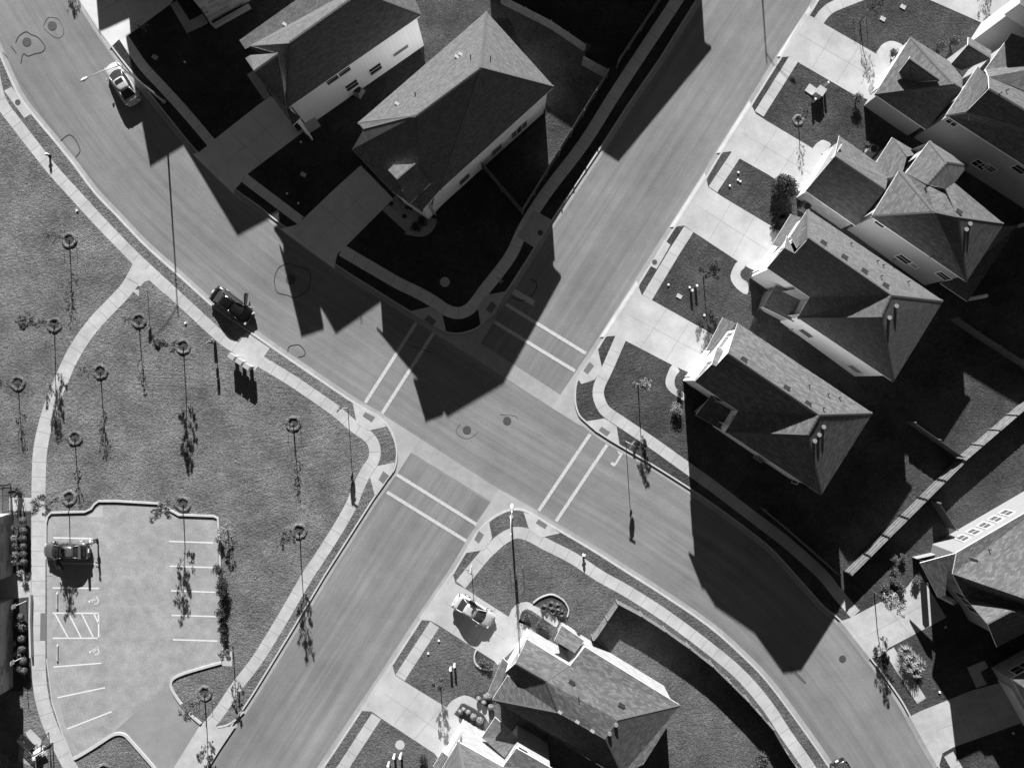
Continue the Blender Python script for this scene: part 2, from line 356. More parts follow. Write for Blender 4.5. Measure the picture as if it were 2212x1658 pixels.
# crosswalk and stop lines
def line(name,a,b,w,z,m,z2=None):
    bm=bmesh.new(); strip_uv(bm,[a,b],w,z); return struct(name,bm,m)
for a,b in (((899,697),(789,869.5)),((937,718),(825,893)),((1093,657),(1266,763.5)),((1068,695),(1242,801)),((1275,937),(1163.5,1103)),((1312,959.5),(1201,1125.7)),((857,1024.5),(1029,1132)),((835.5,1062),(1007,1168))):
    line('crosswalk_line',a,b,.34,.020,M['paint'])
sheet('stop_line',t(2,1,'20 835,198 935,185 985,0 880'),.020,M['paint'])
sheet('stop_line',t(2,2,'905 570,960 600,905 690,885 715,848 688,862 672,890 678,928 612'),.020,M['paint'])
# sidewalks
def walk(pts,w,sub=4,z=.126,m='conc',joint=1.5,sm=True):
    bm=bmesh.new(); ln=smooth_line(pts,sub=sub) if sm else pts
    strip_uv(bm,ln,w,z); o=struct('sidewalk',bm,M[m])
    # tooled joints
    bj=bmesh.new(); L=0; nxt=joint
    for i in range(len(ln)-1):
        a=Vector(ln[i]); b=Vector(ln[i+1]); s=(b-a).length/K
        while L+s>nxt and s>0:
            c=a.lerp(b,(nxt-L)/s); dr=(b-a).normalized(); n_=Vector((-dr.y,dr.x))*w*K/2; h=dr*.018*K
            bj.faces.new([bj.verts.new(P(q.x,q.y,z+.003)) for q in (c-n_-h,c+n_-h,c+n_+h,c-n_+h)]); nxt+=joint
        L+=s
    for f in bj.faces:
        f.normal_update()
        if f.normal.z<0: f.normal_flip()
    if len(bj.faces): struct('sidewalk_joint',bj,M['joint'])
    else: bj.free()
walk(d('-60 0,-20 130,0 215,38 270,81 326,118 372,157 415,212 475,260 525,300 565,362 622,425 680,490 738,565 782,628 820,693 864,728 889,765 921,790 938,805 955,810 977,805 997,788 1023,770 1062,760 1088,728 1145,683 1215,663 1245,603 1348,553 1428,512 1481,475 1536,446 1572'),1.17)
walk(d('300 578,275 622,240 660,205 697,175 737,152 777,135 815,122 845,105 892,92 942,86 980,84 1020,83 1080,83 1244,83 1423,88 1493,100 1543,120 1593,145 1643,185 1715,240 1800'),1.42,z=.129)
sheet('sidewalk',t(0,1,'1100 560,1155 640,1130 710,1060 790,1200 900,1200 825,1250 775,1290 762,1420 880,1460 840,1230 640'),.132,M['conc'])
walk(d('265 77.5,307 140,350 187,400 242,456 308'),.98,m='conc_n'); walk(d('527 384,568 415,650 477'),.98,m='conc_n')
walk(d('738 540,780 565,823 590,863 613,903 632,938 652,963 669,988 676,1010 670,1028 652,1046 627,1078 587,1106 547,1133 490,1181 415,1261 310,1326 207,1393 105,1463 0,1560 -150,1640 -280'),1.2,m='conc_n')
walk(d('1769 45,1782 28,1799 15,1835 0,1900 -25'),1.1,m='conc_white'); walk(d('1716 125,1640 246'),1.05,m='conc_white',sm=False); walk(d('1592 331,1540 409'),1.05,m='conc_white',sm=False)
walk(d('1488 495,1456 545,1398 642'),1.1,m='conc_white',sm=False)
walk(d('1341 729,1311 798,1295 832,1293 856,1303 881,1318 895,1336 907,1406 954,1476 1004,1543 1052,1606 1100,1659 1140,1704 1175,1774 1238,1809 1281,1848 1326'),1.15,m='conc_white')
walk(d('1921 1403,1954 1456,1991 1513'),1.05); walk(d('2049 1628,2080 1680,2150 1800'),1.05)
walk(d('995 1262,1043 1203,1065 1181,1083 1165,1106 1152,1120 1150,1136 1153,1156 1162,1179 1175,1238 1205,1295 1243,1356 1277,1443 1333,1543 1408,1606 1463,1659 1526,1697 1584,1749 1658,1800 1740,1860 1850'),1.2,m='conc_white')
walk(d('939 1348,864 1463'),1.1,m='conc_white',sm=False); walk(d('813 1546,740 1658,640 1810'),1.1,m='conc_white',sm=False)
# kerb ramps with tactile pads
for pts in (t(1,2,'835 160,1050 270,1130 365,975 400,870 340'),t(1,2,'1050 705,1200 675,1175 775,1100 870,1030 975,985 800'),
  t(1,1,'1330 1030,1500 990,1610 1060,1645 1210,1520 1150'),t(1,1,'1985 890,2165 855,2060 1060,1940 1150,1915 990'),
  t(2,1,'740 1345,780 1530,715 1620,600 1658,560 1600'),t(2,2,'640 320,800 295,905 365,930 530,720 405'),
  t(1,2,'2010 1175,2040 1330,1975 1430,1800 1460,1930 1255'),t(2,2,'100 1105,150 1260,250 1325,415 1285,220 1150')):
    sheet('kerb_ramp',pts,.137,M['conc'])
for pts in (t(1,1,'1490 1062,1560 1115,1525 1155,1450 1100'),t(1,1,'2035 940,2080 980,2030 1050,1985 1015'),t(2,1,'670 1465,710 1500,655 1575,615 1545'),t(2,2,'775 365,850 415,820 450,748 400'),
  t(2,2,'228 1165,308 1215,285 1250,205 1200'),t(1,2,'1925 1265,1970 1300,1925 1375,1885 1340'),t(1,2,'1100 750,1150 790,1100 860,1058 825'),t(1,2,'945 240,1030 285,1000 330,920 275')):
    sheet('tactile_pad',pts,.141,M['dome'])
# driveways: slab, lip over the gutter, joints
def quad_joints(pts4,nu,nv,z,w=.03):
    """joints inside the quad a-b-c-d: nu lines across a-b, nv across a-d"""
    a,b,c,dd=[Vector(p) for p in pts4]; bm=bmesh.new()
    def seg(p,q):
        dr=(q-p).normalized(); n=Vector((-dr.y,dr.x))*w*K/2
        f=bm.faces.new([bm.verts.new(P(v.x,v.y,z)) for v in (p-n,q-n,q+n,p+n)]); f.normal_update()
        if f.normal.z<0: f.normal_flip()
    for i in range(1,nu+1): u=i/(nu+1); seg(a.lerp(b,u),dd.lerp(c,u))
    for i in range(1,nv+1): u=i/(nv+1); seg(a.lerp(dd,u),b.lerp(c,u))
    struct('driveway_joint',bm,M['joint'])
def drive(pts,lip=None,m='conc_white',joints=None,z=.130):
    sheet('driveway',pts,z,M[m])
    if lip:
        bm=bmesh.new(); (x0,y0),(x1,y1),o=lip; a=[(x0,y0),(x1,y1)]; b=offset(a,o*K*.36); q0=(b[0][0]+(x0-x1)*.05,b[0][1]+(y0-y1)*.05); q1=(b[1][0]+(x1-x0)*.05,b[1][1]+(y1-y0)*.05)
        i=offset(a,-o*K*.2)
        poly(bm,[P(x0,y0,.139),P(x1,y1,.139),P(*q1,.016),P(*q0,.016)]); poly(bm,[P(x0,y0,.139),P(x1,y1,.139),P(*i[1],.139),P(*i[0],.139)]); struct('driveway',bm,M[m])
    if joints: quad_joints(*joints,z=z+.003)
drive(d('150 -45,170 0,210 62,240 102,256 86,279 75,367 10,385 -15,420 -60,330 -140'),((172,0),(240,100),1),'conc_n',(d('172 -30,250 85,370 5,300 -90'),1,2))
sheet('footpath',t(0,0,'1470 40,1530 5,1640 180,1750 120,1800 200,1735 235,1615 288'),.130,M['conc_old'])
drive(d('425 333,446 316,466 299,556 228,584 208,680 250,655 285,553 362,527 382,518 398,507 409'),((425,331),(507,410),1),'conc_n',(d('450 320,522 385,650 280,585 208'),1,2))
sheet('footpath',d('533.5 161.6,570 215.6,584.6 208,549.5 151'),.130,M['conc_old'])
drive(d('615 492,642 485,660 468,715 415,779 357,835 414,850 430,826 453,748 531,729 548,723 571'),((615,492),(723,571),1),'conc_n',(d('645 482,735 545,835 430,778 360'),1,2))
sheet('footpath',t(1,1,'1090 155,1150 110,1290 235,1395 140,1445 190,1290 340'),.130,M['conc_old'])
sheet('footpath',zc(940,420,8.29,'1030 830,1330 480,1650 100,1800 100,1700 330,1560 540,1120 950'),.130,M['conc_old'])
sheet('gravel_bed',smooth_line(t(1,1,'1290 345,1340 375,1440 385,1520 340,1560 260,1555 180,1525 160,1480 190,1445 200'),sub=4,closed=True),.131,M['gravel'])
sheet('gravel_bed',t(1,1,'1150 105,1230 -10,1290 20,1400 140,1290 235'),.131,M['gravel'])
drive(d('2004 -2,2124 51,2164 25,2240 -40,2180 -120,2060 -60'),None)
drive(d('1738 28,1763 41,1784 54,1894 117,1925 132,1875 215,1845 205,1728 137,1709 122,1685 124'),((1752,22),(1687,122),1),joints=(d('1752 30,1700 118,1860 210,1915 125'),1,2))
sheet('footpath',smooth_line(t(3,0,'940 470,960 420,1000 375,1080 355,1170 410,1030 540'),sub=3,closed=True),.133,M['conc'])
drive(d('1622 226,1633 246,1656 261,1758 322,1779 337,1734 410,1720 416,1659 377,1597 342,1578 327,1556 330'),((1622,226),(1556,330),1),joints=(d('1630 250,1578 325,1730 412,1775 340'),1,2))
sheet('footpath',smooth_line(t(3,0,'390 1290,410 1250,440 1225,480 1210,545 1250,470 1330'),sub=3,closed=True),.133,M['conc'])
drive(d('1525 382,1530 404,1559 424,1659 484,1690 500,1645 590,1620 580,1595 565,1498 501,1478 487,1456 490'),((1525,382),(1456,490),1),joints=(d('1532 405,1480 485,1635 585,1680 495'),1,2))
sheet('footpath',smooth_line(t(2,1,'1950 600,1900 680,1890 750,1940 830,2030 885,2040 790,1985 745,1975 690,2015 640'),sub=3,closed=True),.133,M['conc'])
drive(d('1378 615,1386 636,1408 648,1533 718,1550 730,1500 812,1487 804,1452 788,1352 736,1330 725,1305 727'),((1378,615),(1305,727),1),joints=(d('1390 640,1332 724,1490 805,1540 722'),1,2))
sheet('footpath',smooth_line(d('1452 788,1440 812,1438 829,1446 844,1464 857,1477 864,1480 850,1464 842,1457 829,1460 812,1468 800'),sub=3,closed=True),.133,M['conc'])
drive(d('1816 1341,1836 1334,1861 1321,1956 1271,1985 1235,2044 1333,1921 1398,1905 1415,1880 1421'),((1816,1342),(1879,1421),1),'conc',(d('1838 1335,1905 1412,2035 1338,1975 1262'),1,1))
drive(d('1965 1547,1988 1535,2008 1527,2100 1490,2195 1465,2250 1545,2059 1613,2036 1626,2028 1655'),((1965,1547),(2025,1655),1),'conc',(d('1998 1532,2045 1622,2225 1550,2180 1470'),1,2))
sheet('footpath',t(3,3,'1720 790,1870 730,1905 790,1835 830,1890 935,1800 965'),.133,M['conc'])
drive(d('979 1242,984 1260,1005 1271,1098 1331,1112 1327,1150 1360,1075 1436,1068 1427,1030 1403,953 1353,930 1340,909 1338'),((978,1238),(909,1337),-1),joints=(d('988 1262,935 1340,1065 1425,1115 1335'),1,2))
sheet('footpath',smooth_line(t(2,3,'-20 330,30 250,130 222,200 260,390 360,385 440,330 410,170 300,110 290,75 330,55 400,-40 450'),sub=2,closed=True),.133,M['conc_white'])
drive(d('847 1434,854 1458,875 1472,966 1528,985 1545,1012 1562,950 1640,938 1626,824 1551,803 1536,780 1534'),((847,1433),(780,1534),-1),joints=(d('860 1462,805 1536,940 1625,1000 1560')
 ,1,2))
sheet('footpath',smooth_line(t(1,3,'1650 1140,1680 1090,1720 1060,1800 1030,1880 1055,1950 1105,2005 1150,2010 1270,1960 1190,1800 1100,1760 1120,1710 1190'),sub=2,closed=True),.133,M['conc_white'])
sheet('lawn',d('905 35,1050 -40,1180 58,1262 112,1256 141,1306 172,1130 458,1046 366,1190 240,1100 40'),.124,M['grass'])  # sunlit yard painted as a lighter grass sheet over the darkened lawn
sheet('lawn',d('860 -40,1050 -60,1060 40,920 140,880 40'),.1235,M['grass'])  # second lighter sheet, sunlight put into the back lawn's colour
# small utility pads, round covers
for pts in (t(0,0,'35 785,100 750,270 985,210 1020'),t(2,1,'1315 415,1370 455,1250 665,1190 635'),t(2,1,'40 380,190 155,340 240,190 480')[:2]+t(2,1,'340 240,190 480'),t(0,3,'1915 640,2005 650,2005 780,1915 775')):
    sheet('concrete_pad',pts,.134,M['conc'])
sheet('concrete_pad',zc(480,820,11.05,'1340 335,1490 110,2150 560,1980 790,1820 1060,1730 1175,1120 665,1165 590'),.134,M['conc'])
def disc(name,x,y,r,z,m,rings=False):
    bm=bmesh.new(); c=P(x,y,z-.02); cyl(bm,c,r,.02,24)
    if rings:
        for k in range(8):
            a=k*.785; box(bm,c+Vector((math.cos(a)*r*.55,math.sin(a)*r*.55,.022)),(r*.5,.03,.006),a)
        cyl(bm,c+Vector((0,0,.018)),r*.18,.008,12)
    return struct(name,bm,m)
for x,y,r in ((58,91,.46),(113,56,.46),(628,603.5,.5),(1008.7,928.3,.42),(1095.5,908.3,.42),(1820,1422,.36)): disc('manhole_cover',x,y,r,.028,M['iron'],True)
for x,y,r in ((38.5,221,.28),(320,190,.29),(1167,503,.28),(1414,566,.26),(494,1421,.25)): disc('meter_cover',x,y,r,.15,M['iron'])
for x,y,r in ((961,609,.5),(864,1608,.48)): disc('concrete_cover',x,y,r,.15,M['conc'])
# tar crack seals
def seal(pts,w=.07,z=.022,sub=3):
    bm=bmesh.new(); strip_uv(bm,smooth_line(pts,sub=sub),w,z); struct('crack_seal',bm,M['seal'])
seal(t(0,0,'135 370,165 310,225 275,270 300,330 325,390 405,360 450,300 465,240 485,200 465,180 550'),.085)
seal(t(0,0,'375 230,400 170,430 150,500 165,540 230,550 290,520 325,480 325,430 295,380 245'),.04)
seal(t(0,0,'95 400,140 460'),.07); seal(t(0,0,'25 455,65 500'),.07)
seal(t(0,0,'520 1220,590 1165,640 1190,680 1260,690 1310,655 1355'),.08)
seal(t(1,1,'280 615,200 650,160 740,165 820,190 870,270 890,330 912,390 890,450 840,470 770,465 700,430 665,350 640,280 615'),.07)
seal(t(1,1,'275 1380,285 1335,340 1320,380 1325,425 1380,410 1415,365 1425'),.08)
seal(t(2,1,'165 755,205 780,210 830,160 905'),.09); seal(t(2,1,'0 905,50 932,110 937'),.1); seal(t(1,1,'1370 1330,1440 1360,1510 1388'),.06)
seal(d('995 915,985 930,993 942,1010 947,1025 940,1032 932'),.03); seal(d('1080 895,1112 898,1118 905'),.03)
seal(t(3,3,'170 785,250 860,320 930'),.05); seal(t(3,3,'190 775,330 925'),.05)
# ---------------- parking lot ----------------
lot=t(0,2,'405 1150,440 1125,745 1120,800 1085,850 1030,1390 1050,1470 1100,1540 1140,1870 1155,1880 1300')+t(0,3,'1890 0,1915 640,1915 760,1600 850,1510 900,1490 960,1480 900,970 1360,690 1560,570 1300,500 1050,455 720,405 715')+t(0,2,'405 1400')
sheet('parking_lot',lot,.126,M['asphalt_lot'])
sheet('parking_entrance',t(0,3,'1490 890,1500 990,1560 1090,1740 1270,1740 1280,1500 1658,1420 1790,1180 1790,1330 1658,1100 1400,1060 1360,970 1360'),.124,M['asphalt_entry'])
sheet('sidewalk',t(0,3,'1735 1275,1880 1300,2000 1300,2040 1290,1905 1490,1800 1658,1700 1820,1400 1820,1500 1658'),.140,M['conc'])
sheet('gutter',t(0,2,'405 1148,455 1142,455 1658,405 1658')+[],.131,M['gutter']); sheet('gutter',t(0,3,'405 0,455 0,455 720,500 1050,570 1300,690 1560,650 1590,545 1370,455 1100,405 715'),.131,M['gutter'])
sheet('gutter',t(0,2,'740 1150,800 1110,850 1060,888 1045,888 1150'),.133,M['conc'])
lotk=t(0,2,'400 1400,402 1200,415 1145,440 1118,730 1110,790 1082,820 1040,850 1018,1000 1018,1390 1040,1450 1085,1540 1136,1840 1148,1872 1160,1884 1300')
def raised(pts,w=.17,h=.14,inside=1): kerb(pts,inside,w,top=ZB+h,z0=.1)
raised(lotk,.2,.15,-1); raised(t(0,2,'1884 1300')+t(0,3,'1894 0,1919 640'),.2,.15,-1)
raised(smooth_line(t(0,3,'1915 760,1750 805,1600 850,1510 890,1485 930,1500 990,1560 1085,1650 1190,1740 1270'),sub=3),.24,.13,1)
raised(smooth_line(t(0,3,'640 1590,690 1565,830 1480,960 1395,1020 1375,1070 1385,1110 1425,1230 1560,1340 1690,1400 1800'),sub=3),.28,.13,-1)
raised(t(0,3,'405 715,455 1100,545 1370,640 1590'),.1,.04,1)
raised(smooth_line(t(0,3,'2100 1165,2040 1230,1960 1283,1880 1300'),sub=3),.15,.05,-1)
def pl(s,c=0,r=3,w=.14): a,b=t(c,r,s); line('parking_line',a,b,w,.134,M['paint_white'])
for s in ('460 1325,800 1333','455 1545,850 1550','1460 1356,1843 1369','1467 1570,1850 1583'): pl(s,0,2)
for s in ('455 103,855 107','455 320,855 321','852 320,852 540','455 537,855 537','475 325,588 532','595 325,700 532','705 325,808 534','812 325,850 410','462 785,875 752','495 1050,908 963','580 1320,965 1170','1478 127,1860 140','1483 339,1868 350','1493 549,1877 561'): pl(s)
sheet('tactile_pad',t(0,3,'350 320,400 320,396 560,345 558'),.134,M['dome'])
def wheelchair(cx,cy):
    """painted accessibility symbol, figure's head towards the kerb"""
    bm=bmesh.new(); s=1/4.0
    def st(pts,w): strip_uv(bm,[(cx+x*s,cy+y*s) for x,y in pts],w,.136)
    arc=[(12+26*math.cos(a),4+26*math.sin(a)) for a in [R(q) for q in range(-150,130,14)]]
    st(arc,.09); st([(-30,-2),(8,-4),(14,-22)],.09); st([(14,-22),(26,-30),(30,-38)],.08); st([(-8,-4),(-12,18)],.07); st([(2,-4),(2,-26)],.06)
    c=P(cx-40*s,cy+8*s,.136); bmesh.ops.create_circle(bm,cap_ends=True,radius=.11,segments=14,matrix=Matrix.Translation(c))
    bmesh.ops.recalc_face_normals(bm,faces=bm.faces); struct('accessible_symbol',bm,M['paint_white'])
x,y=t(0,3,'818 648')[0]; wheelchair(x,y); x,y=t(0,3,'812 212')[0]; wheelchair(x,y)
# planted rings round the park trees
def ring(x,y,r=.62,h=.13):
    bm=bmesh.new(); c=P(x,y,ZB); n,m_=22,8; rs=[]
    rnd=random.Random(int(x*7+y)); 
    for k in range(n):
        a=6.2832*k/n; rr=r*(1+rnd.uniform(-.08,.08)); hh=h*(1+rnd.uniform(-.35,.35))
        rs.append([bm.verts.new(c+Vector((math.cos(a)*(rr+ .2*math.cos(b)),math.sin(a)*(rr+.2*math.cos(b)),hh*math.sin(b)-.03*(b>2.2)))) for b in [math.pi*j/(m_-1) for j in range(m_)]])
    for k in range(n):
        for j in range(m_-1): bm.faces.new((rs[k][j],rs[(k+1)%n][j],rs[(k+1)%n][j+1],rs[k][j+1])).smooth=True
    bmesh.ops.recalc_face_normals(bm,faces=bm.faces); struct('planting_ring',bm,M['grass_park'])
    bm=bmesh.new(); cyl(bm,c+Vector((0,0,.0)),r*.9,.012,18); struct('mulch_bed',bm,M['mulch'])
# ======================= HOUSES =======================
def pt_in_tri(px,py,a,b,c):
    d=(b.y-c.y)*(a.x-c.x)+(c.x-b.x)*(a.y-c.y)
    if abs(d)<1e-9: return None
    u=((b.y-c.y)*(px-c.x)+(c.x-b.x)*(py-c.y))/d; v=((c.y-a.y)*(px-c.x)+(a.x-c.x)*(py-c.y))/d; q=1-u-v
    if u>-.002 and v>-.002 and q>-.002: return u*a.z+v*b.z+q*c.z
    return None
def roof_mesh(faces,th=.16):
    """faces: list of lists of world points. Returns bmesh of tiled slabs with UV in metres (u along the eave)"""
    bm=bmesh.new(); uv=bm.loops.layers.uv.verify(); tris=[]
    for pts in faces:
        # best plane normal (Newell)
        n=Vector((0,0,0))
        for i in range(len(pts)):
            a,b=pts[i],pts[(i+1)%len(pts)]; n+=Vector(((a.y-b.y)*(a.z+b.z),(a.z-b.z)*(a.x+b.x),(a.x-b.x)*(a.y+b.y)))
        n.normalize()
        if n.z<0: n=-n; pts=pts[::-1]
        u=Vector((0,0,1)).cross(n); u=u.normalized() if u.length>.05 else Vector((1,0,0)); v=n.cross(u)
        vt=[bm.verts.new(p) for p in pts]; lo=[bm.verts.new(p-Vector((0,0,th))) for p in pts]
        for tri in tessellate_polygon([pts]):
            try: f=bm.faces.new([vt[i] for i in tri])
            except Exception: continue
            f.normal_update()
            if f.normal.z<0: f.normal_flip()
            for lp in f.loops: lp[uv].uv=(lp.vert.co.dot(u),lp.vert.co.dot(v))
            tris.append([pts[i] for i in tri])
            try:
                g=bm.faces.new([lo[i] for i in tri][::-1]); g.normal_update()
                if g.normal.z>0: g.normal_flip()
                g.material_index=1
            except Exception: pass
        k=len(pts)
        for i in range(k):
            f=bm.faces.new((vt[i],lo[i],lo[(i+1)%k],vt[(i+1)%k])); f.material_index=1
    return bm,tris
def inset(pts,dist):
    """pts world (CCW) -> moved inwards"""
    n=len(pts); out=[]
    for i in range(n):
        p=pts[i]; a=(p-pts[i-1]); b=(pts[(i+1)%n]-p); a.z=b.z=0; a.normalize(); b.normalize()
        na=Vector((-a.y,a.x,0)); nb=Vector((-b.y,b.x,0)); m=na+nb
        m=m*(dist*2/max(m.length_squared,.6)) if m.length>.01 else na*dist
        out.append(Vector((p.x,p.y,p.z))+m)
    return out
class House:
    def __init__(s,label,at,roof_m='sh_a',wall_m='stucco',cat='house'):
        s.root=thing('house',label,cat,P(*at,ZB)); s.off=P(*at,ZB); s.wm=wall_m; s.rm=roof_m; s.faces=[]; s.edges=[]; s.tris=[]; s.n=0
    def _rel(s,bm):
        bmesh.ops.translate(bm,verts=bm.verts,vec=-s.off); return bm
    def part(s,name,bm,m,parent=None,smooth=False):
        return mesh_obj(name,s._rel(bm),m,parent or s.root,smooth)
    def roof(s,faces,name='roof',m=None,trim='white'):
        F=[[P(*p) for p in f] for f in faces]; bm,tr=roof_mesh(F); s.tris+=tr
        r=s.part(name,bm,[M[m or s.rm],M[trim]]); s.lastroof=r
        ed={}
        for f in F:
            for i in range(len(f)):
                a,b=f[i],f[(i+1)%len(f)]; k=tuple(sorted((tuple(round(q,3) for q in a),tuple(round(q,3) for q in b)))); ed.setdefault(k,[]).append(f)
        for (a,b),fs in ed.items():
            if len(fs)<2: continue
            a,b=Vector(a),Vector(b); L=(b-a).length; d_=(b-a)/max(L,.01)
            nz=[]
            for f in fs[:2]:
                q=(f[1]-f[0]).cross(f[2]-f[0]).normalized(); nz.append(q if q.z>0 else -q)
            c0=sum(fs[0],Vector())/len(fs[0])
            if L<.4 or nz[0].dot(nz[1])>.985 or (c0-a).dot(nz[1])>-.02: continue      # flat joints and valleys get no cap
            up=(nz[0]+nz[1]).normalized(); sd_=d_.cross(up).normalized(); k=max(1,int(L/.3)); cb=bmesh.new()
            for i in range(k):
                p=a+d_*L*i/k; q=a+d_*L*(i+.92)/k
                t1=(p+up*.035,q+up*.02); w0=.15
                for sg in (-1,1):
                    e=[t1[0],t1[1],q+sd_*sg*w0-up*.045,p+sd_*sg*w0-up*.03]; cb.faces.new([cb.verts.new(v) for v in e])
            bmesh.ops.remove_doubles(cb,verts=cb.verts,dist=.001); s.part('ridge_cap',cb,M['ridge'],r)
        return r
    def rz(s,x,y):
        best=None
        for a,b,c in s.tris:
            z=pt_in_tri(x,y,a,b,c)
            if z is not None and (best is None or z>best): best=z
        return best
    def walls(s,eaves,ins=.35,m=None,z0=.0,cap=None,name='wall',world=False):
        """footprint from eave corners (photo x,y,z) inset; tops follow the roof"""
        pts=[Vector(p) if world else P(*p) for p in eaves]
        ar=sum(pts[i].x*pts[(i+1)%len(pts)].y-pts[(i+1)%len(pts)].x*pts[i].y for i in range(len(pts)))
        if ar<0: pts=pts[::-1]
        pts=inset(pts,ins); bm=bmesh.new(); uv=bm.loops.layers.uv.verify(); n=len(pts); L=0
        for i in range(n):
            a,b=pts[i],pts[(i+1)%n]; ln=(Vector((b.x,b.y))-Vector((a.x,a.y))).length; k=max(1,int(ln/.25)); prev=None
            dr=Vector((b.x-a.x,b.y-a.y,0)).normalized(); s.edges.append((a.copy(),b.copy(),Vector((dr.y,-dr.x,0)),dr))
            for j in range(k+1):
                q=a.lerp(b,j/k); ins_=q+Vector((-dr.y,dr.x,0))*.02; h=s.rz(ins_.x,ins_.y)
                zt=(h-.13) if h is not None else (q.z-.13)
                if cap: zt=min(zt,cap)
                lo=bm.verts.new((q.x,q.y,z0)); hi=bm.verts.new((q.x,q.y,max(zt,z0+.2))); d0=L+ln*j/k
                if prev:
                    f=bm.faces.new((prev[0],lo,hi,prev[1]))
                    for lp in f.loops: lp[uv].uv=((prev[2] if lp.vert in (prev[0],prev[1]) else d0),lp.vert.co.z)
                prev=(lo,hi,d0)
            L+=ln
        return s.part(name,bm,M[m or s.wm])
    def near(s,x,y,z):
        p=P(x,y,z); best=None
        for a,b,nr,dr in s.edges:
            a2=Vector((a.x,a.y)); b2=Vector((b.x,b.y)); q=Vector((p.x,p.y)); d_=b2-a2; u=max(0,min(1,(q-a2).dot(d_)/d_.length_squared)); c=a2+d_*u; dist=(q-c).length
            if best is None or dist<best[0]: best=(dist,c,nr,dr)
        _,c,nr,dr=best; return Vector((c.x,c.y,z)),nr,dr
    def window(s,x,y,z,w=1.0,h=1.4,pane='glass',name='window',shutters=False,split=1,frame='white'):
        c,nr,dr=s.near(x,y,z); rz=math.atan2(dr.y,dr.x); bm=bmesh.new(); fw=.07
        o=c+nr*.03
        for sx in (-1,1): box(bm,o+dr*sx*(w/2+fw/2),(fw,.07,h+2*fw),rz)
        box(bm,o+Vector((0,0,h/2+fw/2)),(w,.07,fw),rz); box(bm,o-Vector((0,0,h/2+fw/2)),(w,.12,fw),rz)
        box(bm,o,(w,.03,.03),rz)
        for k in range(1,split): box(bm,o+dr*(w*(k/split-.5)),(.06,.055,h),rz)
        f=s.part(name,bm,M[frame])
        bm=bmesh.new(); box(bm,c+nr*.012,(w,.02,h),rz); s.part('pane',bm,M[pane],f)
        if shutters:
            for sx in (-1,1):
                bm=bmesh.new(); box(bm,c+dr*sx*(w/2+.32)+nr*.025,(.36,.05,h+.1),rz); s.part('shutter',bm,M['shutter'])
    def garage(s,x,y,w=4.9,h=2.2):
        z=ZB+h/2; c,nr,dr=s.near(x,y,z); rz=math.atan2(dr.y,dr.x); bm=bmesh.new(); box(bm,c+nr*.02,(w,.05,h),rz)
        for i in range(4):
            for j in range(8): box(bm,c+nr*.05+dr*(w*((j+.5)/8-.5))+Vector((0,0,h*((i+.5)/4-.5))),(w/8-.16,.02,h/4-.14),rz)
        g=s.part('garage_door',bm,M['white'])
        bm=bmesh.new()
        for sx in (-1,1): box(bm,c+nr*.045+dr*sx*(w/2+.07),(.13,.1,h+.13),rz)
        box(bm,c+nr*.045+Vector((0,0,h/2+.07)),(w,.1,.13),rz); s.part('trim',bm,M['white'],g)
    def door(s,x,y,m='stucco2'):
        c,nr,dr=s.near(x,y,ZB+1.05); rz=math.atan2(dr.y,dr.x); bm=bmesh.new(); box(bm,c+nr*.03,(.95,.06,2.1),rz); f=s.part('door',bm,M[m])
        bm=bmesh.new(); box(bm,c+nr*.08+dr*.36,(.05,.08,.12),rz); s.part('handle',bm,M['steel'],f)
    def vent(s,x,y,z,kind='box',ventm='vent_dark'):
        p=P(x,y,z); h=s.rz(p.x,p.y)
        if h is None: h=z
        c=Vector((p.x,p.y,h)); bm=bmesh.new()
        if kind=='box' and ventm!='vent_dark':
            box(bm,c+Vector((0,0,.05)),(.34,.2,.2),-.59,taper=.85); box(bm,c+Vector((0,0,.16)),(.4,.25,.04),-.59); s.part('roof_vent',bm,M['steel'],s.lastroof)
        elif kind=='box':
            box(bm,c+Vector((0,0,.05)),(.52,.3,.2),-.59,taper=.85); box(bm,c+Vector((0,0,.165)),(.6,.36,.04),-.59); s.part('roof_vent',bm,M[ventm],s.lastroof)
        elif kind=='pipe':
            tube(bm,[c-Vector((0,0,.2)),c+Vector((0,0,.45))],.05); s.part('vent_pipe',bm,M['dark_metal'],s.lastroof)
        else:
            tube(bm,[c-Vector((0,0,.3)),c+Vector((0,0,.1))],.14,12); cyl(bm,c+Vector((0,0,.1)),.19,.1,14); s.part('flue',bm,M['galv'],s.lastroof)
    def post(s,x,y,h,w=.3,m='white'):
        bm=bmesh.new(); p=P(x,y,0); box(bm,p+Vector((0,0,h/2)),(w,w,h),.56); s.part('porch_post',bm,M[m])

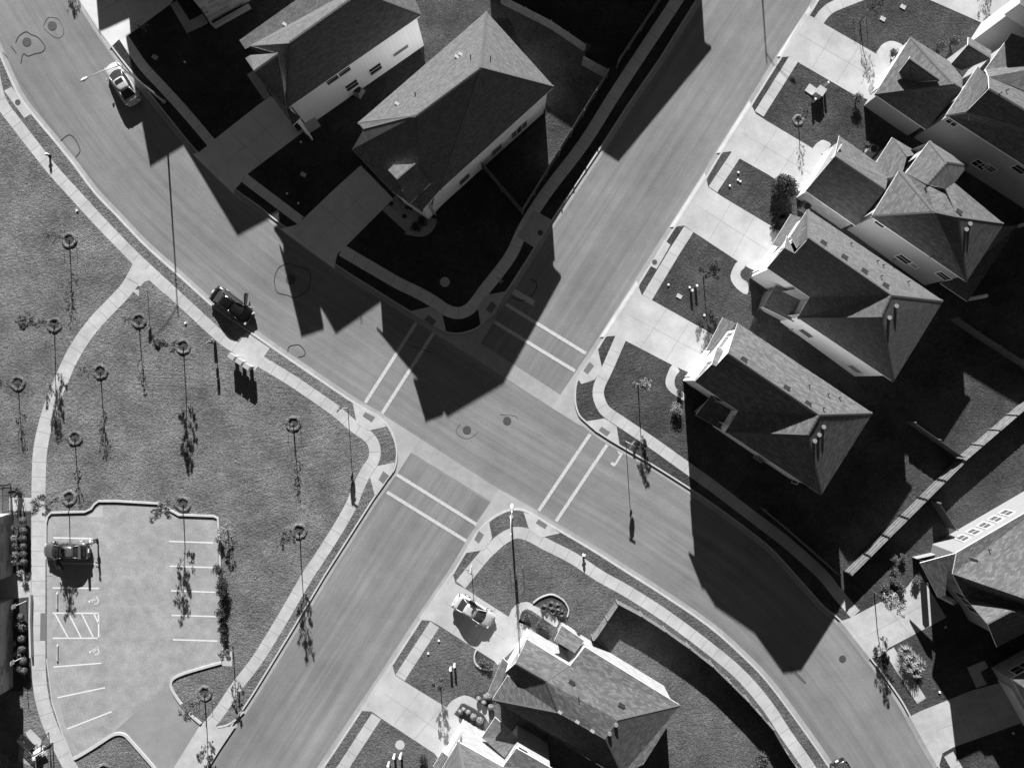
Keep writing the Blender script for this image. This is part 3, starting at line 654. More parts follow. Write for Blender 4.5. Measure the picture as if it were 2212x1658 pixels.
# --- the house east of the crossing with its gable to the street
e,r=7.8,11.2
A=(1593.5,697,e+.3); B=(1572.5,762,r); Cc=(1500.6,823.4,e); D_=(1769,895.3,r); F_=(1885,892,8.5); G_=(1744,939,r-.15); K_=(1774,1069,8.4); V_=(1567,932,e-.9); Mm=(1594,887,e)
Ja=(1537.7,786.5,10.0); Jb=(1545.8,790.3,10.0); Ea=(1549.8,749,8.5); Eb=(1563.5,757,8.5)
h8=House('two-storey house with grey shingles and dark east slopes, nearest the crossing on the east side',(1640,900),'sh_c','siding_white')
h8.roof([[A,B,D_,F_],[B,Jb,Mm,D_],[Jb,Ja,Cc,Mm],[Mm,V_,D_],[D_,V_,G_],[V_,K_,G_],[D_,G_,K_,F_],[Ja,Jb,Eb,Ea]])
h8.roof([t(2,1,'1720 1370')[0]+(3.3,),(1589,707,3.4),(1611,716,4.3),(1598,722,4.5),(1568,780,4.5),(1551,786,3.4)] and [[(1561.5,685,3.3),(1590,698,4.5),(1576,716,4.6),(1555,757.5,4.6),(1524.5,757,3.3)]],'porch_roof')
h8.roof([[(1537.5,851.5,3.4),(1546,862,4.4),(1594.5,890,4.4),(1566,923,3.4),(1558,928,3.2),(1503,896,3.2)]],'porch_roof')
h8.walls([A,Cc,Mm,V_,K_,F_],.4)
h8.walls([(1545,858,3.4),(1592,889,3.4),(1566,925,3.2),(1506,893,3.2)],.25,name='porch_wall',m='stone')
for x,y in ((1521,803),(1561,738)): h8.window(x,y,6.2,1.2,1.5,'blind',shutters=True)
h8.garage(1512,764); h8.window(1576,903,6.3,.9,1.1); h8.window(1650,985,2.2,1.2,1.4); h8.window(1720,1030,2.2,1.2,1.4)
h8.door(1500,868)
for x,y in ((1607,776),(1700,837),(1745,871)): h8.vent(x,y,11,'box')
for x,y in ((1746,832),(1818,858),(1768,880),(1790,850)): h8.vent(x,y,9.5,'pipe')
for x,y in ((1754,951),(1764,938),(1773,921)): h8.vent(x,y,10,'flue')
# --- the house with the fine dark shingle slope
e,r=7.4,10.9
A=(1745,452,e); B=(1746.5,514.7,r); Cc=(1656.7,578.5,e); D_=(1924,637,r); G_=(1902.7,684.7,r-.15); F_=(2037.7,649.7,8.2); K_=(1930,824.7,8.1); V_=(1722.8,686.4,e-.9); Mm=(1749,642,e)
h7=House('two-storey house with finely tiled shingle roof, second house up from the crossing',(1800,650),'sh_b','siding_white')
h7.roof([[A,B,D_,F_],[B,(1716.5,547,9.4),Mm,D_],[(1716.5,547,9.4),(1694,535,9.4),Cc,Mm],[Mm,V_,D_],[D_,V_,G_],[V_,K_,G_],[D_,G_,K_,F_],[A,B,(1722,536,9.3),(1708,509,7.4)],[(1700,508.5,7.6),(1716.5,547,9.42),(1694,535,9.42)]])
h7.roof([[(1709,462,3.4),(1731,470,4.4),(1689,535,4.4),(1668,528,3.4)]],'porch_roof')
h7.roof([[(1676,615.5,3.9),(1739,643.7,4.4),(1714.5,695.3,3.4),(1647.8,663,3.1)]],'porch_roof')
h7.walls([A,(1708,509,e),Cc,Mm,V_,K_,F_],.4)
h7.walls([(1676,616,3.9),(1738,645,4.4),(1714,694,3.4),(1649,662,3.1)],.25,name='porch_wall',m='stone')
h7.garage(1663,540); h7.window(1680,555,6,1.2,1.4,'blind',shutters=True); h7.window(1716,496,6,1.2,1.4,'blind',shutters=True)
h7.window(1738,724,2.5,1.3,1.3); h7.window(1855,785,2.5,1.2,1.2,'blind'); h7.window(1740,660,6.2,.7,1.2); h7.door(1662,640)
for x,y in ((1780,524),(1825,555),(1868,585),(1914,616)): h7.vent(x,y,10.6,'box')
for x,y in ((1844,523),(1900,562),(1912,571),(1893,599),(1965,607)): h7.vent(x,y,9,'pipe')
for x,y in ((1931,662),(1916,687)): h7.vent(x,y,10,'flue')
# --- the house with the low garage wing in front of a hipped upper floor
h6=House('house with a low garage wing and pale hipped upper floor, third up from the crossing',(1950,470),'sh_a','stucco2')
e,r=6.8,10.0
Q1=(1881.8,468,e); QF=(1942.8,367.6,e); R1=(2020,459.6,r); R2=(2069,469.7,r); Q3=(2169,483.5,7.4); Q4=(2087.7,608.5,7.4)
U1=(1956.5,373.6,e); U2=(2008,304,e); U3=(2046,350,9.0); U4=(2092,357,e)
h6.roof([[Q1,QF,R1],[Q1,R1,R2,Q4],[R2,Q3,Q4],[QF,U1,(2000,398,8.6),(2043,420,9.2),R2,R1],[U1,U2,U3,(2003,398,8.8)],[U2,U4,U3],[U3,U4,(2062,395,8.0),(2043,408,8.6),(2003,398,8.8)],[(2043,408,8.6),(2062,395,8),Q3,R2]])
h6.walls([Q1,QF,U1,U2,U4,(2062,395,e),Q3,Q4],.4)
ga=(1813,292.8,3.6); gb=(1803.6,336.7,6.2); gc=(1740,412.3,3.6)
h6.roof([[ga,gb,(1912.7,409.7,6.2),(1918,386,5.2),(1893,350.4,3.6)],[gb,gc,(1849,488,3.6),(1912.7,409.7,6.2)]],'garage_roof')
h6.roof([[(1927.3,296.3,3.4),(1893,350.4,3.4),(1918.7,386.5,4.9),(1950,372,5.6),(1960,335,5.2)],[(1927.3,296.3,3.4),(1960,338,5.4),(1985,331,3.6)]],'porch_roof')
h6.walls([ga,gc,(1849,488,3.6),(1930,420,3.6)],.3,name='garage_wall',m='stone')
h6.walls([(1927,297,3.4),(1894,350,3.4),(1925,390,3.4),(1985,331,3.4)],.35,name='porch_wall',m='stone')
h6.garage(1757,373); h6.window(1795,320,5.2,1.3,.6); h6.window(1891,499,5.9,1.0,1.0); h6.window(1905,452,5.8,.8,1.2); h6.window(1950,563,2.4,1.3,1.3); h6.window(1985,560,2.6,.7,.7,'blind'); h6.window(2042,590,4.6,1.2,1.1)
h6.roof([[(2200,486,3.3),(2090,651,3.3),(2031.5,612,3.3),(2073,600,4.4),(2105,560,4.9),(2160,490,4.6)]],'rear_porch_roof')
for x,y in ((2198,489),(2092,646),(2036,612)): h6.post(x,y,3.1)
for x,y in ((2083,497),(2091,485)): h6.vent(x,y,9,'flue')
for x,y in ((1990,410),(1930,560),(2010,555)): h6.vent(x,y,8,'pipe')
h6.vent(2070,458,9.6,'box')
# --- the house with a street-facing hip and a dark dormer
h5=House('house whose hipped garage roof carries a dark dormer, near the top right',(2060,230),'sh_a','stucco2')
UF=(1967.3,80,3.6); LF=(1889.4,203.8,3.6); LR=(2000,279.8,3.6); Rr=(2061,181.3,6.9)
h5.roof([[UF,LF,Rr],[LF,LR,(2078,191.6,6.7),Rr],[UF,Rr,(2078,191.6,6.7),(2080,170,5.6),(2053.6,134.4,3.6)]],'garage_roof')
h5.roof([[(1963.5,127,6.1),(1942,155,4.7),(1952,178,4.4),(2030,173.8,6.5)],[(1963.5,127,6.1),(2030,173.8,6.5),(2026,166,6.2),(1966,121,5.6)]],'dormer_roof')
e,r=7.2,10.6
g1=(2111.8,143.8,e); g2=(2137,190.7,r); g3=(2087.4,241.3,8.8); g4=(2043.3,248.9,e)
h5.roof([[g1,(2136,168,9.4),(2131,192,r-.5),g3,g4],[g2,g3,g4,(2330,433,e),(2350,317,r)],[(2136,166,9.4),g2,(2350,317,r),(2400,270,8)],[(2185,71.5,e),(2128.7,149.4,e),(2136,166,9.4),(2400,270,8.5),(2330,130,9)]])
h5.roof([[(2092,80,4.6),(2091,96.9,6.0),(2139.9,126.9,6.0),(2141.8,110,4.6)],[(2091,96.9,6.0),(2051.7,141,3.8),(2078,152.2,3.8),(2139.9,126.9,6.0)]],'entry_roof')
h5.walls([g1,g4,(2330,433,e),(2440,300,e),(2330,100,e),(2185,71.5,e),(2128.7,149.4,e)],.4)
h5.walls([UF,LF,LR,(2070,200,3.6),(2056,138,3.6)],.35,name='garage_wall')
h5.walls([(2092,82,4.6),(2053,141,3.8),(2078,152,3.8),(2140,112,4.6)],.3,name='entry_wall',m='stone')
h5.garage(1926,150); h5.window(2056,266,6.2,1.0,1.0,'glass',split=2); h5.window(2108,370,2.6,1.3,1.3,split=2); h5.window(2190,385,5.6,1.2,1.1); h5.window(2160,330,3,1.0,1.0,'blind')
for x,y in ((2040,194),(2135,217),(2160,204)): h5.vent(x,y,9,'pipe')
# --- corner of the next house up the street
h4=House('corner of a dark-roofed house in the upper right corner of the picture',(2180,40),'sh_a','stucco')
c0=(2171,30,7.2); c1=(2214,-36,7.2); c2=(2420,95,7.2); c3=(2377,161,7.2); ra=(2202,8,10); rb=(2400,132,10)
h4.roof([[c0,ra,rb,c3],[c1,ra,rb,c2]]); h4.walls([c0,c1,c2,c3],.35); h4.window(2200,75,2,1.2,1.2)
# --- the two houses inside the wedge of the two streets
h3=House('corner house in the wedge of the crossing with one bright and one black roof slope',(960,290),'sh_b','brick_shade')
e,r=7.4,11.8
A=(900,249,r); RR=(1039,146,r+.3); UL=(773,265,7.9); UR=(1050.5,25,e); RC=(1197,187.5,e); LC=(950,411,e)
P1=(760.5,322.5,7.2); P2=(845.5,412.5,7.2); P3=(911,456,7.0)
h3.roof([[UL,A,RR,UR],[RR,UR,RC],[A,RR,LC],[RR,RC,LC],[A,LC,P3],[A,UL,(785.5,279,8.5)],[A,(785.5,279,8.5),P1],[A,P1,P2],[A,P2,P3]])
h3.roof([[(838,367,8.5),(850,356,8.8),(898,354,10.1),(858,388,9.8)],[(858,388,9.8),(898,354,10.1),(930,396,8.4),(884,441,7.35)]],'gable_roof')
h3.roof([[(878,436,4.6),(938,428,5.0),(934,447,3.6),(911,458,3.4)]],'porch_roof')
h3.walls([UL,UR,RC,LC,P3,P2,P1],.5)
h3.walls([(880,432,7),(930,444,7),(940,430,7),(890,372,7)],.45,name='entry_wall',m='stone')
h3.garage(800,380)
for x,y,ww in ((1001,385,1.3),(1074,325,1.3),(1118,288,1.3),(1130,278,1.3)): h3.window(x,y,2.0,ww,1.5)
for x,y in ((986,118),(994,113),(855,218)): h3.vent(x,y,10,'box','white')
for x,y in ((1017,128),(1060,133),(896,200)): h3.vent(x,y,10,'pipe')
h3.post(1172,236,6.8,.35)
h2=House('house with a pale side wall of small windows beside the black-sloped corner house',(720,110),'sh_b','siding_white')
e,r=7.2,11.0
A=(625.5,93.7,r); UC=(516.7,87.1,e); LC=(619.6,234.5,e); RC=(910.5,32.5,e); RR=(781,-16,r); BU=(866,-78,e); UE=(730,-64,e)
h2.roof([[UC,(529,105,e),(541,98,7.8),A,RR,BU,UE],[A,(540.8,98.5,7.6),(600,115,9.3),(619.6,234.5,e)],[A,LC,RC,RR],[RR,RC,BU]])
h2.roof([[(529.8,125.8,7.2),(548.1,152.8,10.2),(600.6,114.8,10.5),(540.8,119.2,8.0)],[(548.1,152.8,10.2),(632.7,271,7.1),(649.5,253.5,7.1),(619,234,7.3),(600.6,114.8,10.5)]],'garage_roof')
h2.walls([UC,LC,RC,BU,UE],.45); h2.walls([(531,127,7.1),(632,268,7.1),(648,253,7.1),(600,170,7.1)],.4,name='garage_wall')
h2.garage(604,228); 
for x,y,z,ww,hh in ((719,172,5.8,1.3,1.0),(745,157,5.8,1.3,1.0),(762,187,2.2,1.3,1.4),(813,152,2.2,1.3,1.4),(866,110,2.4,1.7,.55)): h2.window(x,y,z,ww,hh)
h2.vent(600,29,9.5,'box','white'); h2.vent(700,75,9,'pipe')
# chimney-like stone side porch at its foot
bm=bmesh.new(); box(bm,P(668,268,.6),(1.7,1.2,.95),.56); h2.part('side_step',bm,M['stone'])
h1=House('house at the top left whose walls only show their foot',(500,-20),'sh_a','brickw')
def plan(x,y,z): f=(1-0/H)/K; return Vector(((x-CX)*f,(CY-y)*f,z))
def hip_house(hs,pl,e,r,rr=None,oh=.45,m=None):
    """hip roof over a plan rectangle a-b-c-d (photo ground units), ridge along a-b"""
    a,b,c,dd=[Vector((q[0],q[1])) for q in pl]; m1=(a+dd)/2; m2=(b+c)/2; L=(m2-m1).length; W=(dd-a).length; u=(m2-m1)/L; k=min(W/2,L/2-5); rA=m1+u*k; rB=m2-u*k
    cen=(a+b+c+dd)/4; ex=lambda q:(q-cen)*(1+oh*K/((q-cen).length*.72))+cen
    A,B,C_,D=[plan(*ex(q),e) for q in (a,b,c,dd)]; X,Y=plan(*rA,r),plan(*rB,r)
    bm,tr=roof_mesh([[A,B,Y,X],[C_,D,X,Y],[B,C_,Y],[D,A,X]]); hs.tris+=tr; hs.lastroof=hs.part('roof',bm,[M[hs.rm],M['white']])
    hs.walls([plan(*q,e) for q in (a,b,c,dd)],0,m=m,world=True)
hip_house(h1,[(457,48),(690,-76),(597,-193),(364,-69)],7.2,11.6)
def gable_house(hs,pl,e,r,oh=.4):
    a,b,c,dd=[Vector(q) for q in pl]; m1=(a+dd)/2; m2=(b+c)/2; u=(m2-m1).normalized()*oh*K; n=(dd-a).normalized()*oh*K
    A,B,C_,D=plan(*(a-u-n),e),plan(*(b+u-n),e),plan(*(c+u+n),e),plan(*(dd-u+n),e); X,Y=plan(*(m1-u),r),plan(*(m2+u),r)
    bm,tr=roof_mesh([[A,B,Y,X],[C_,D,X,Y]]); hs.tris+=tr; hs.lastroof=hs.part('roof',bm,[M[hs.rm],M['white']]); hs.walls([plan(*q,e) for q in (a,b,c,dd)],0,world=True)
gable_house(h1,[(336,-34),(520,-150),(445,-355),(262,-240)],7.0,10.3)
hip_house(h1,[(200,-270),(320,-330),(400,-520),(180,-520)],7.0,8.5)
bm=bmesh.new(); c_=P(497,8,0)
for q,hh in (((457,48),.55),((533,7),.55)): pass
a_=P(462,58,.3); b_=P(540,14,.3); dr_=(b_-a_); box(bm,(a_+b_)/2,(dr_.length,.35,.6),math.atan2(dr_.y,dr_.x)); h1.part('porch_wall',bm,M['stone'])
bm=bmesh.new(); tube(bm,[P(439,20,.9),P(458,52,.9),P(461,58,.1)],.05); tube(bm,[P(437,22,.5),P(457,54,.5)],.04); h1.part('railing',bm,M['steel'])
hn=House('house standing off the top edge, seen only by its shadow on the street',(1280,-210),'sh_a','brickw')
hip_house(hn,[(1310,-18),(1500,-246),(1236,-420),(1046,-192)],7.4,11.4)
# --- large house lower right
h9=House('large house with pale stone walls and a broad light roof at the right edge',(2120,1220),'sh_c','stucco_tan')
e=5.3
h9.roof([[(2067,1192.4,e),(2290,1063,e),(2460,1200,9.5),(2212,1292,8.2),(2058,1239,e)],[(2058,1239.5,e),(2212,1292.5,8.2),(2230,1318,6.7),(2114.9,1273,4.8),(2083,1288,4.5)],[(2212,1292.5,8.2),(2460,1200,9.5),(2440,1380,7.4),(2230,1318,6.75)],
 [(2083.6,1289,4.4),(2114.7,1273.4,4.7),(2230,1316,6.6),(2300,1350,7.4),(2186,1320,7.3),(2133.7,1348,7.2)],[(2186,1320,7.3),(2133.7,1348,7.2),(2154,1397.4,3.6)],[(2186,1320.5,7.3),(2154,1397.4,3.6),(2240,1352,4.6),(2300,1352,7.0)]])
h9.roof([[(1988,1215,3.1),(2067,1193.7,4.9),(2114.9,1209,5.7),(2083,1223.6,4.9),(2046,1234,4.05),(2042.4,1286,3.45),(2027,1290,3.1)]],'porch_roof')
h9.walls([(2067,1192.4,e),(2290,1063,e),(2460,1200,e),(2430,1380,e),(2154,1385,e),(2134,1348,e),(2084,1289,e),(2058,1239,e)],.45)
h9.walls([(1990,1216,3.1),(2060,1196,3.1),(2054,1238,3.1)],.3,name='porch_wall',cap=1.1)
for i in range(5):
    x=2072+i*24.0; y=1149-i*13.2; h9.window(x,y,2.4,.72,1.5,'pane_grey')
h9.window(2080,1310,3.0,2.6,1.9,split=3); h9.post(2027,1284,2.9,.4,'stone'); h9.post(1990,1216,2.9,.5,'stone'); h9.post(2010,1252,2.9,.4,'stone'); h9.vent(2158,1193,7,'pipe')
h9b=House('stone-fronted house with a dark garage in the lower right corner',(2200,1480),'sh_a','stone')
hip_house(h9b,[(2140,1440),(2275,1365),(2430,1640),(2295,1715)],4.2,7.2)
h9b.window(2185,1400,2.6,2.0,1.2,split=2); h9b.garage(2190,1530)
# --- houses south of the crossing
h10=House('house with a light hipped roof, small dark front gable and fenced curved back yard',(1240,1500),'sh_c','stone')
e,r=5.4,6.9
LCn=(1062.5,1510.8,e); Rg1=(1208.5,1539.7,r); Rg2=(1307,1596,r); Rg3=(1334.7,1554.7,r); RC=(1470,1523,e); UE=(1263.5,1396,e); IN=(1231,1437,5.9); BC=(1343,1672,e); LB=(1080,1525,e)
W1=(1138.5,1379.7,e); W2=(1113.4,1432,7.0); W3=(1181,1471,7.2); W4=(1091.5,1451.6,5.5); W5=(1117.5,1474.5,5.9)
h10.roof([[W1,W2,W3,IN],[W2,W4,W5,W3],[(1096,1459,5.6),LCn,Rg1,W3,W5],[IN,W3,Rg1,Rg2,Rg3],[IN,UE,RC,Rg3],[LCn,Rg1,Rg2,BC,(1303,1658,e)],[Rg3,RC,(1390,1650,e),BC,Rg2]])
h10.roof([[(1213.5,1349.5,3.2),(1262,1383,3.2),(1242,1409.5,4.2),(1197,1383,4.2)]],'porch_roof')
h10.roof([[(1054,1495,3.0),(1086,1420,3.0),(1098,1432,4.0),(1072,1510,4.0)]],'porch_roof')
h10.walls([W1,IN,UE,RC,(1390,1650,e),BC,LCn,(1094,1455,e)],.4)
h10.walls([(1214,1352,3.2),(1260,1384,3.2),(1242,1409,3.2),(1199,1383,3.2)],.3,name='entry_wall')
h10.garage(1092,1400); h10.window(1119,1402,4.4,1.1,1.2,'blind',shutters=True); h10.window(1087,1440,2.4,.8,1.2); h10.window(1165,1610,3.8,1.1,1.5); h10.window(1118,1563,3.4,1.2,1.4); h10.door(1230,1370)
for x,y in ((1238,1485),(1348,1537)): h10.vent(x,y,8,'box')
for x,y in ((1211,1547),(1249,1568),(1282,1588)): h10.vent(x,y,8,'box','steel')
h10.vent(1252,1512,8,'pipe')
for x,y in ((1334,1575),(1320,1594)): h10.vent(x,y,8,'flue')
h11=House('house with a tall pale side wall cut by the bottom edge of the picture',(1040,1640),'sh_a','stone')
e=6.4
h11.roof([[(989.7,1601.3,e),(1086.4,1655.3,e),(1140,1740,9.4),(1000,1660,9.4)],[(989.7,1601.3,e),(1000,1660,9.4),(930,1700,e)],[(1086.4,1655.3,e),(1115.4,1614.8,e),(1200,1663,e),(1200,1760,9.4),(1140,1740,9.4)],[(1000,1660,9.4),(1140,1740,9.4),(1200,1760,9.4),(1160,1850,e),(930,1700,e)]])
h11.roof([[(1069.7,1548.2,3.0),(1119.6,1595,3.6),(1089.5,1635.6,4.0),(1040.6,1591.9,3.0)]],'porch_roof')
h11.roof([[(935,1655,3.2),(955,1622,3.2),(968,1632,4.1),(950,1668,4.1)]],'porch_roof')
h11.walls([(989.7,1601.3,e),(1086.4,1655.3,e),(1115.4,1614.8,e),(1200,1663,e),(1160,1850,e),(930,1700,e)],.4)
h11.garage(955,1600); h11.window(978,1612,5,1.1,1.3,'blind',shutters=True); h11.window(1132,1620,5.4,1.0,1.2); h11.window(1105,1622,5,.8,1.0)
for x,y in ((1072,1552),(1117,1594)): h11.post(x,y,2.8,.2)
# --- brick community building at the left edge
hb=House('brick building with a clipped shrub bed along its wall at the left edge',(-30,1250),'sh_a','brickw','building')
for (y0,y1,h_) in ((1108,1240,5.2),(1292,1482,5.2)):
    a=plan(30,y0,h_);b=plan(30,y1,h_); c=plan(-260,y1,h_); dd=plan(-260,y0,h_)
    hb.walls([a,b,c,dd],0,world=True)
    bm=bmesh.new(); m=(a+c)/2; box(bm,Vector((m.x,m.y,h_+.1)),(abs(a.x-c.x)+.5,abs(a.y-c.y)+.5,.35)); hb.part('roof_slab',bm,M['conc_old'])
hb.walls([plan(-5,1240,4.2),plan(-5,1292,4.2),plan(-200,1292,4.2),plan(-200,1240,4.2)],0,world=True,m='stucco2')
bm=bmesh.new(); box(bm,(plan(22,1103,4.9)+plan(-240,1103,4.9))/2,(12.4,.5,.25)); hb.part('cornice',bm,M['white'])
# ======================= FENCES =======================
def fence(name,label,pts,h=1.8,m='wood',rails=None,group=None,iron=False):
    """pickets in one panel mesh, every post its own part; base line in photo units"""
    W=[P(x,y,ZB) for x,y in pts]; o=W[0].copy(); root=thing(name,label,'fence',o,0,group)
    bm=bmesh.new(); rb=bmesh.new(); posts=[]; rnd=random.Random(int(o.x*31+o.y*17)); acc=0
    for a,b in zip(W,W[1:]):
        L=(b-a).length; dr=(b-a).normalized(); nr=Vector((-dr.y,dr.x,0)); rz=math.atan2(dr.y,dr.x); st=.11 if iron else .152; n=max(1,int(L/st))
        for i in range(n):
            hh=h+rnd.uniform(-.02,.02); c=a+dr*(L*(i+.5)/n)-o
            box(bm,c+Vector((0,0,hh/2)),((.018 if iron else L/n-.012),(.018 if iron else .02),hh),rz)
        for zz in ((.15,h-.12) if iron else (.35,.95,1.55)):
            off=nr*(rails or .035); box(rb,(a+b)/2-o+off+Vector((0,0,zz)),(L,.035,.09 if not iron else .035),rz)
        k=max(1,round(L/2.4))
        for i in range(k+1): posts.append((a+dr*(L*i/k)-o+nr*(rails or .06)*1.6,rz))
    mesh_obj('panel',bm,M[m],root); mesh_obj('rail',rb,M['wood' if rails and not iron else m],root)
    seen=[]
    for c,rz in posts:
        if any((c-q).length<.5 for q in seen): continue
        seen.append(c); bm=bmesh.new(); box(bm,c+Vector((0,0,h/2+.03)),((.06,.06,h+.06) if iron else (.1,.1,h+.06)),rz); mesh_obj('post',bm,M['dark_metal' if iron or rails else m],root)
    return root
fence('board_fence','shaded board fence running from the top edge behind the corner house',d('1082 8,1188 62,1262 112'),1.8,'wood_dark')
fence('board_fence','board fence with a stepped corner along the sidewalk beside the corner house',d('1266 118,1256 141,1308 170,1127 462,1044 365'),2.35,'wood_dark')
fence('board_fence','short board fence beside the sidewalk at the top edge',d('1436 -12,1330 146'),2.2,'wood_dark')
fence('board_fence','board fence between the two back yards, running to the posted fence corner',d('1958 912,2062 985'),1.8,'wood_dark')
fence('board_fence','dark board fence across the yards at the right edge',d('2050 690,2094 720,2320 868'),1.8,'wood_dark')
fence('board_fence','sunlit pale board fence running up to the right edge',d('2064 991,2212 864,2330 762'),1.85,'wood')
fence('board_fence','pale fence with three rails and dark posts above the driveway',d('2063 995,1944 1114,1824 1234'),1.8,'wood',rails=-.07)
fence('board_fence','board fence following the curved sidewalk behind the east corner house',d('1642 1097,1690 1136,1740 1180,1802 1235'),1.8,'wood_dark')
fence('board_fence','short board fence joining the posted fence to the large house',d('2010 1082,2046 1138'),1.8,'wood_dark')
fence('board_fence','curved weathered board fence round the back yard by the lower street',d('1279 1371,1286 1363,1332 1295,1381 1321,1431 1353,1481 1388,1531 1427,1568 1463,1606 1501,1659 1561,1689 1613,1717 1653,1755 1712'),1.8,'wood')
fence('iron_fence','black iron railing beside the brick building at the left edge',d('-40 1052,24 1046,24 1102'),1.5,'dark_metal',iron=True)
# ======================= STREET FURNITURE =======================
def lamp(label,x,y,arm,alen,h=9.8):
    b=P(x,y,ZB); r=thing('street_lamp',label,'street lamp',b,0,'tall street lamps with a single arm'); h-=ZB
    bm=bmesh.new(); cyl(bm,(0,0,0),.2,.12,10); tube(bm,[(0,0,0),(0,0,h*.5),(0,0,h)],[.11,.085,.06],10); mesh_obj('pole',bm,M['steel'],r)
    a=Vector((math.cos(arm),math.sin(arm),0)); bm=bmesh.new(); pts=[a*alen*u+Vector((0,0,h-.5+.75*math.sin(u*1.5))) for u in (0,.2,.4,.6,.8,1)]; tube(bm,pts,[.045,.04,.04,.035,.03,.03],8); mesh_obj('arm',bm,M['steel'],r)
    bm=bmesh.new(); e=pts[-1]; tube(bm,[e-a*.05,e+a*.12,e+a*.45,e+a*.72],[.05,.13,.17,.07],8)
    for v in bm.verts: v.co.z=e.z+(v.co.z-e.z)*.6
    hd=mesh_obj('lamp_head',bm,M['white'],r); bm=bmesh.new(); cyl(bm,e+a*.45-Vector((0,0,.15)),.11,.06,10); mesh_obj('lens',bm,M['lamp_glass'],hd)
lamp('tall grey street lamp arching over the parked white sedan at the top left',354.2,219.8,math.atan2(-33,-60),2.8)
lamp('tall grey street lamp on the south corner of the crossing',1104,1116,R(88),2.1)
lamp('tall street lamp off the top edge throwing a thin shadow line on the street',1626,-333,R(-30),2.6)
def text_mesh(txt,size,m,mat_,parent,loc,rz,off=0):
    cu=bpy.data.curves.new('txt','FONT'); cu.body=txt; cu.size=size; cu.align_x='CENTER'; cu.align_y='CENTER'; cu.extrude=.004
    ob=bpy.data.objects.new('txt',cu); C.objects.link(ob); dg=bpy.context.evaluated_depsgraph_get(); me=bpy.data.meshes.new_from_object(ob.evaluated_get(dg)); bpy.data.objects.remove(ob)
    o=bpy.data.objects.new('lettering',me); C.objects.link(o); me.materials.clear(); me.materials.append(M[m]); o.parent=parent; o.matrix_local=Matrix.Translation(loc)@Matrix.Rotation(rz,4,'Z')@Matrix.Rotation(R(90),4,'X'); return o
def stop_sign(label,x,y,face,h=4.25):
    b=P(x,y,ZB); r=thing('stop_sign',label,'stop sign',b,face,'stop signs of the crossing')
    bm=bmesh.new(); tube(bm,[(0,0,0),(0,0,h-.1)],.035,8); mesh_obj('post',bm,M['steel'],r)
    # sign plane: local +x is the facing direction
    bm=bmesh.new(); c=Vector((.055,0,h-.47))
    for k,(rad,xx) in enumerate(((.50,0),)):
        f=[bm.verts.new(c+Vector((0,rad*math.cos(R(22.5+45*i)),rad*math.sin(R(22.5+45*i))))) for i in range(8)]; g=[bm.verts.new(v.co+Vector((.012,0,0))) for v in f]
        bm.faces.new(g); bm.faces.new(f[::-1])
        for i in range(8): bm.faces.new((f[i],f[(i+1)%8],g[(i+1)%8],g[i]))
    bmesh.ops.recalc_face_normals(bm,faces=bm.faces); s=mesh_obj('octagon_sign',bm,M['red'],r)
    text_mesh('STOP',.34,'white',None,s,c+Vector((.018,0,0)),R(90))
    bm=bmesh.new(); box(bm,(.05,0,h-1.13),(.012,.46,.22)); box(bm,(.045,0,h-1.13),(.01,.14,.3)); mesh_obj('plaque',bm,M['red'],r)
    bm=bmesh.new(); box(bm,(0,0,h-.03),(.02,.75,.16)); box(bm,(0,0,h+.12),(.75,.02,.16)); mesh_obj('street_name_plate',bm,M['stucco2'],r)
stop_sign('stop sign on the west corner by the park sidewalk',751.5,880.5,math.atan2(.54,-.84))
stop_sign('stop sign on the east corner beside a leafy shadow',1352,953,math.atan2(-.54,.84))
stop_sign('stop sign on the south corner above the white car driveway',1018.5,1221,math.atan2(-.84,-.54),3.2)
stop_sign('stop sign in shade on the north corner of the crossing',1081,612,math.atan2(.84,.54),3.0)
def panel_sign(name,label,x,y,h,w,ph,face,m='white',mp='steel',group=None,cat='sign'):
    b=P(x,y,ZB); r=thing(name,label,cat,b,face,group); bm=bmesh.new(); tube(bm,[(0,0,0),(0,0,h)],.03,8); mesh_obj('post',bm,M[mp],r)
    bm=bmesh.new(); box(bm,(.04,0,h-ph/2),(.02,w,ph)); mesh_obj('sign_panel',bm,M[m],r); return r
panel_sign('park_sign','small white sign on a thin post where the two park paths meet',318.7,627,2.35,.45,.6,R(140),'white')
for (x,y),lb in ((t(0,3,'228 215')[0],'parking sign on a leaning-looking post beside the hatched bay, upper of two'),(t(0,3,'216 688')[0],'parking sign on a post by the clipped shrubs, lower of two')):
    r=panel_sign('parking_sign',lb,x,y,2.4,.4,.6,R(0),'white',group='parking signs at the marked bays')
def pet_station(x,y):
    r=thing('pet_waste_station','pet waste station with a bin and sign on one post near the mailboxes','waste station',P(x,y,ZB),R(125))
    bm=bmesh.new(); tube(bm,[(0,0,0),(0,0,2.35)],.035,8); mesh_obj('post',bm,M['dark_metal'],r)
    bm=bmesh.new(); cyl(bm,(.22,0,.12),.16,.72,14,.18); b=mesh_obj('bin',bm,M['dark_metal'],r); bm=bmesh.new(); tube(bm,[(.22+.19*math.cos(a),.19*math.sin(a),.86) for a in [i*.5236 for i in range(13)]],.02,6); mesh_obj('bin_rim',bm,M['steel'],b)
    bm=bmesh.new(); box(bm,(.05,0,1.95),(.03,.34,.7)); mesh_obj('sign_panel',bm,M['white'],r); bm=bmesh.new(); box(bm,(.1,0,1.35),(.13,.26,.4)); mesh_obj('bag_box',bm,M['dark_metal'],r)
pet_station(467,742)
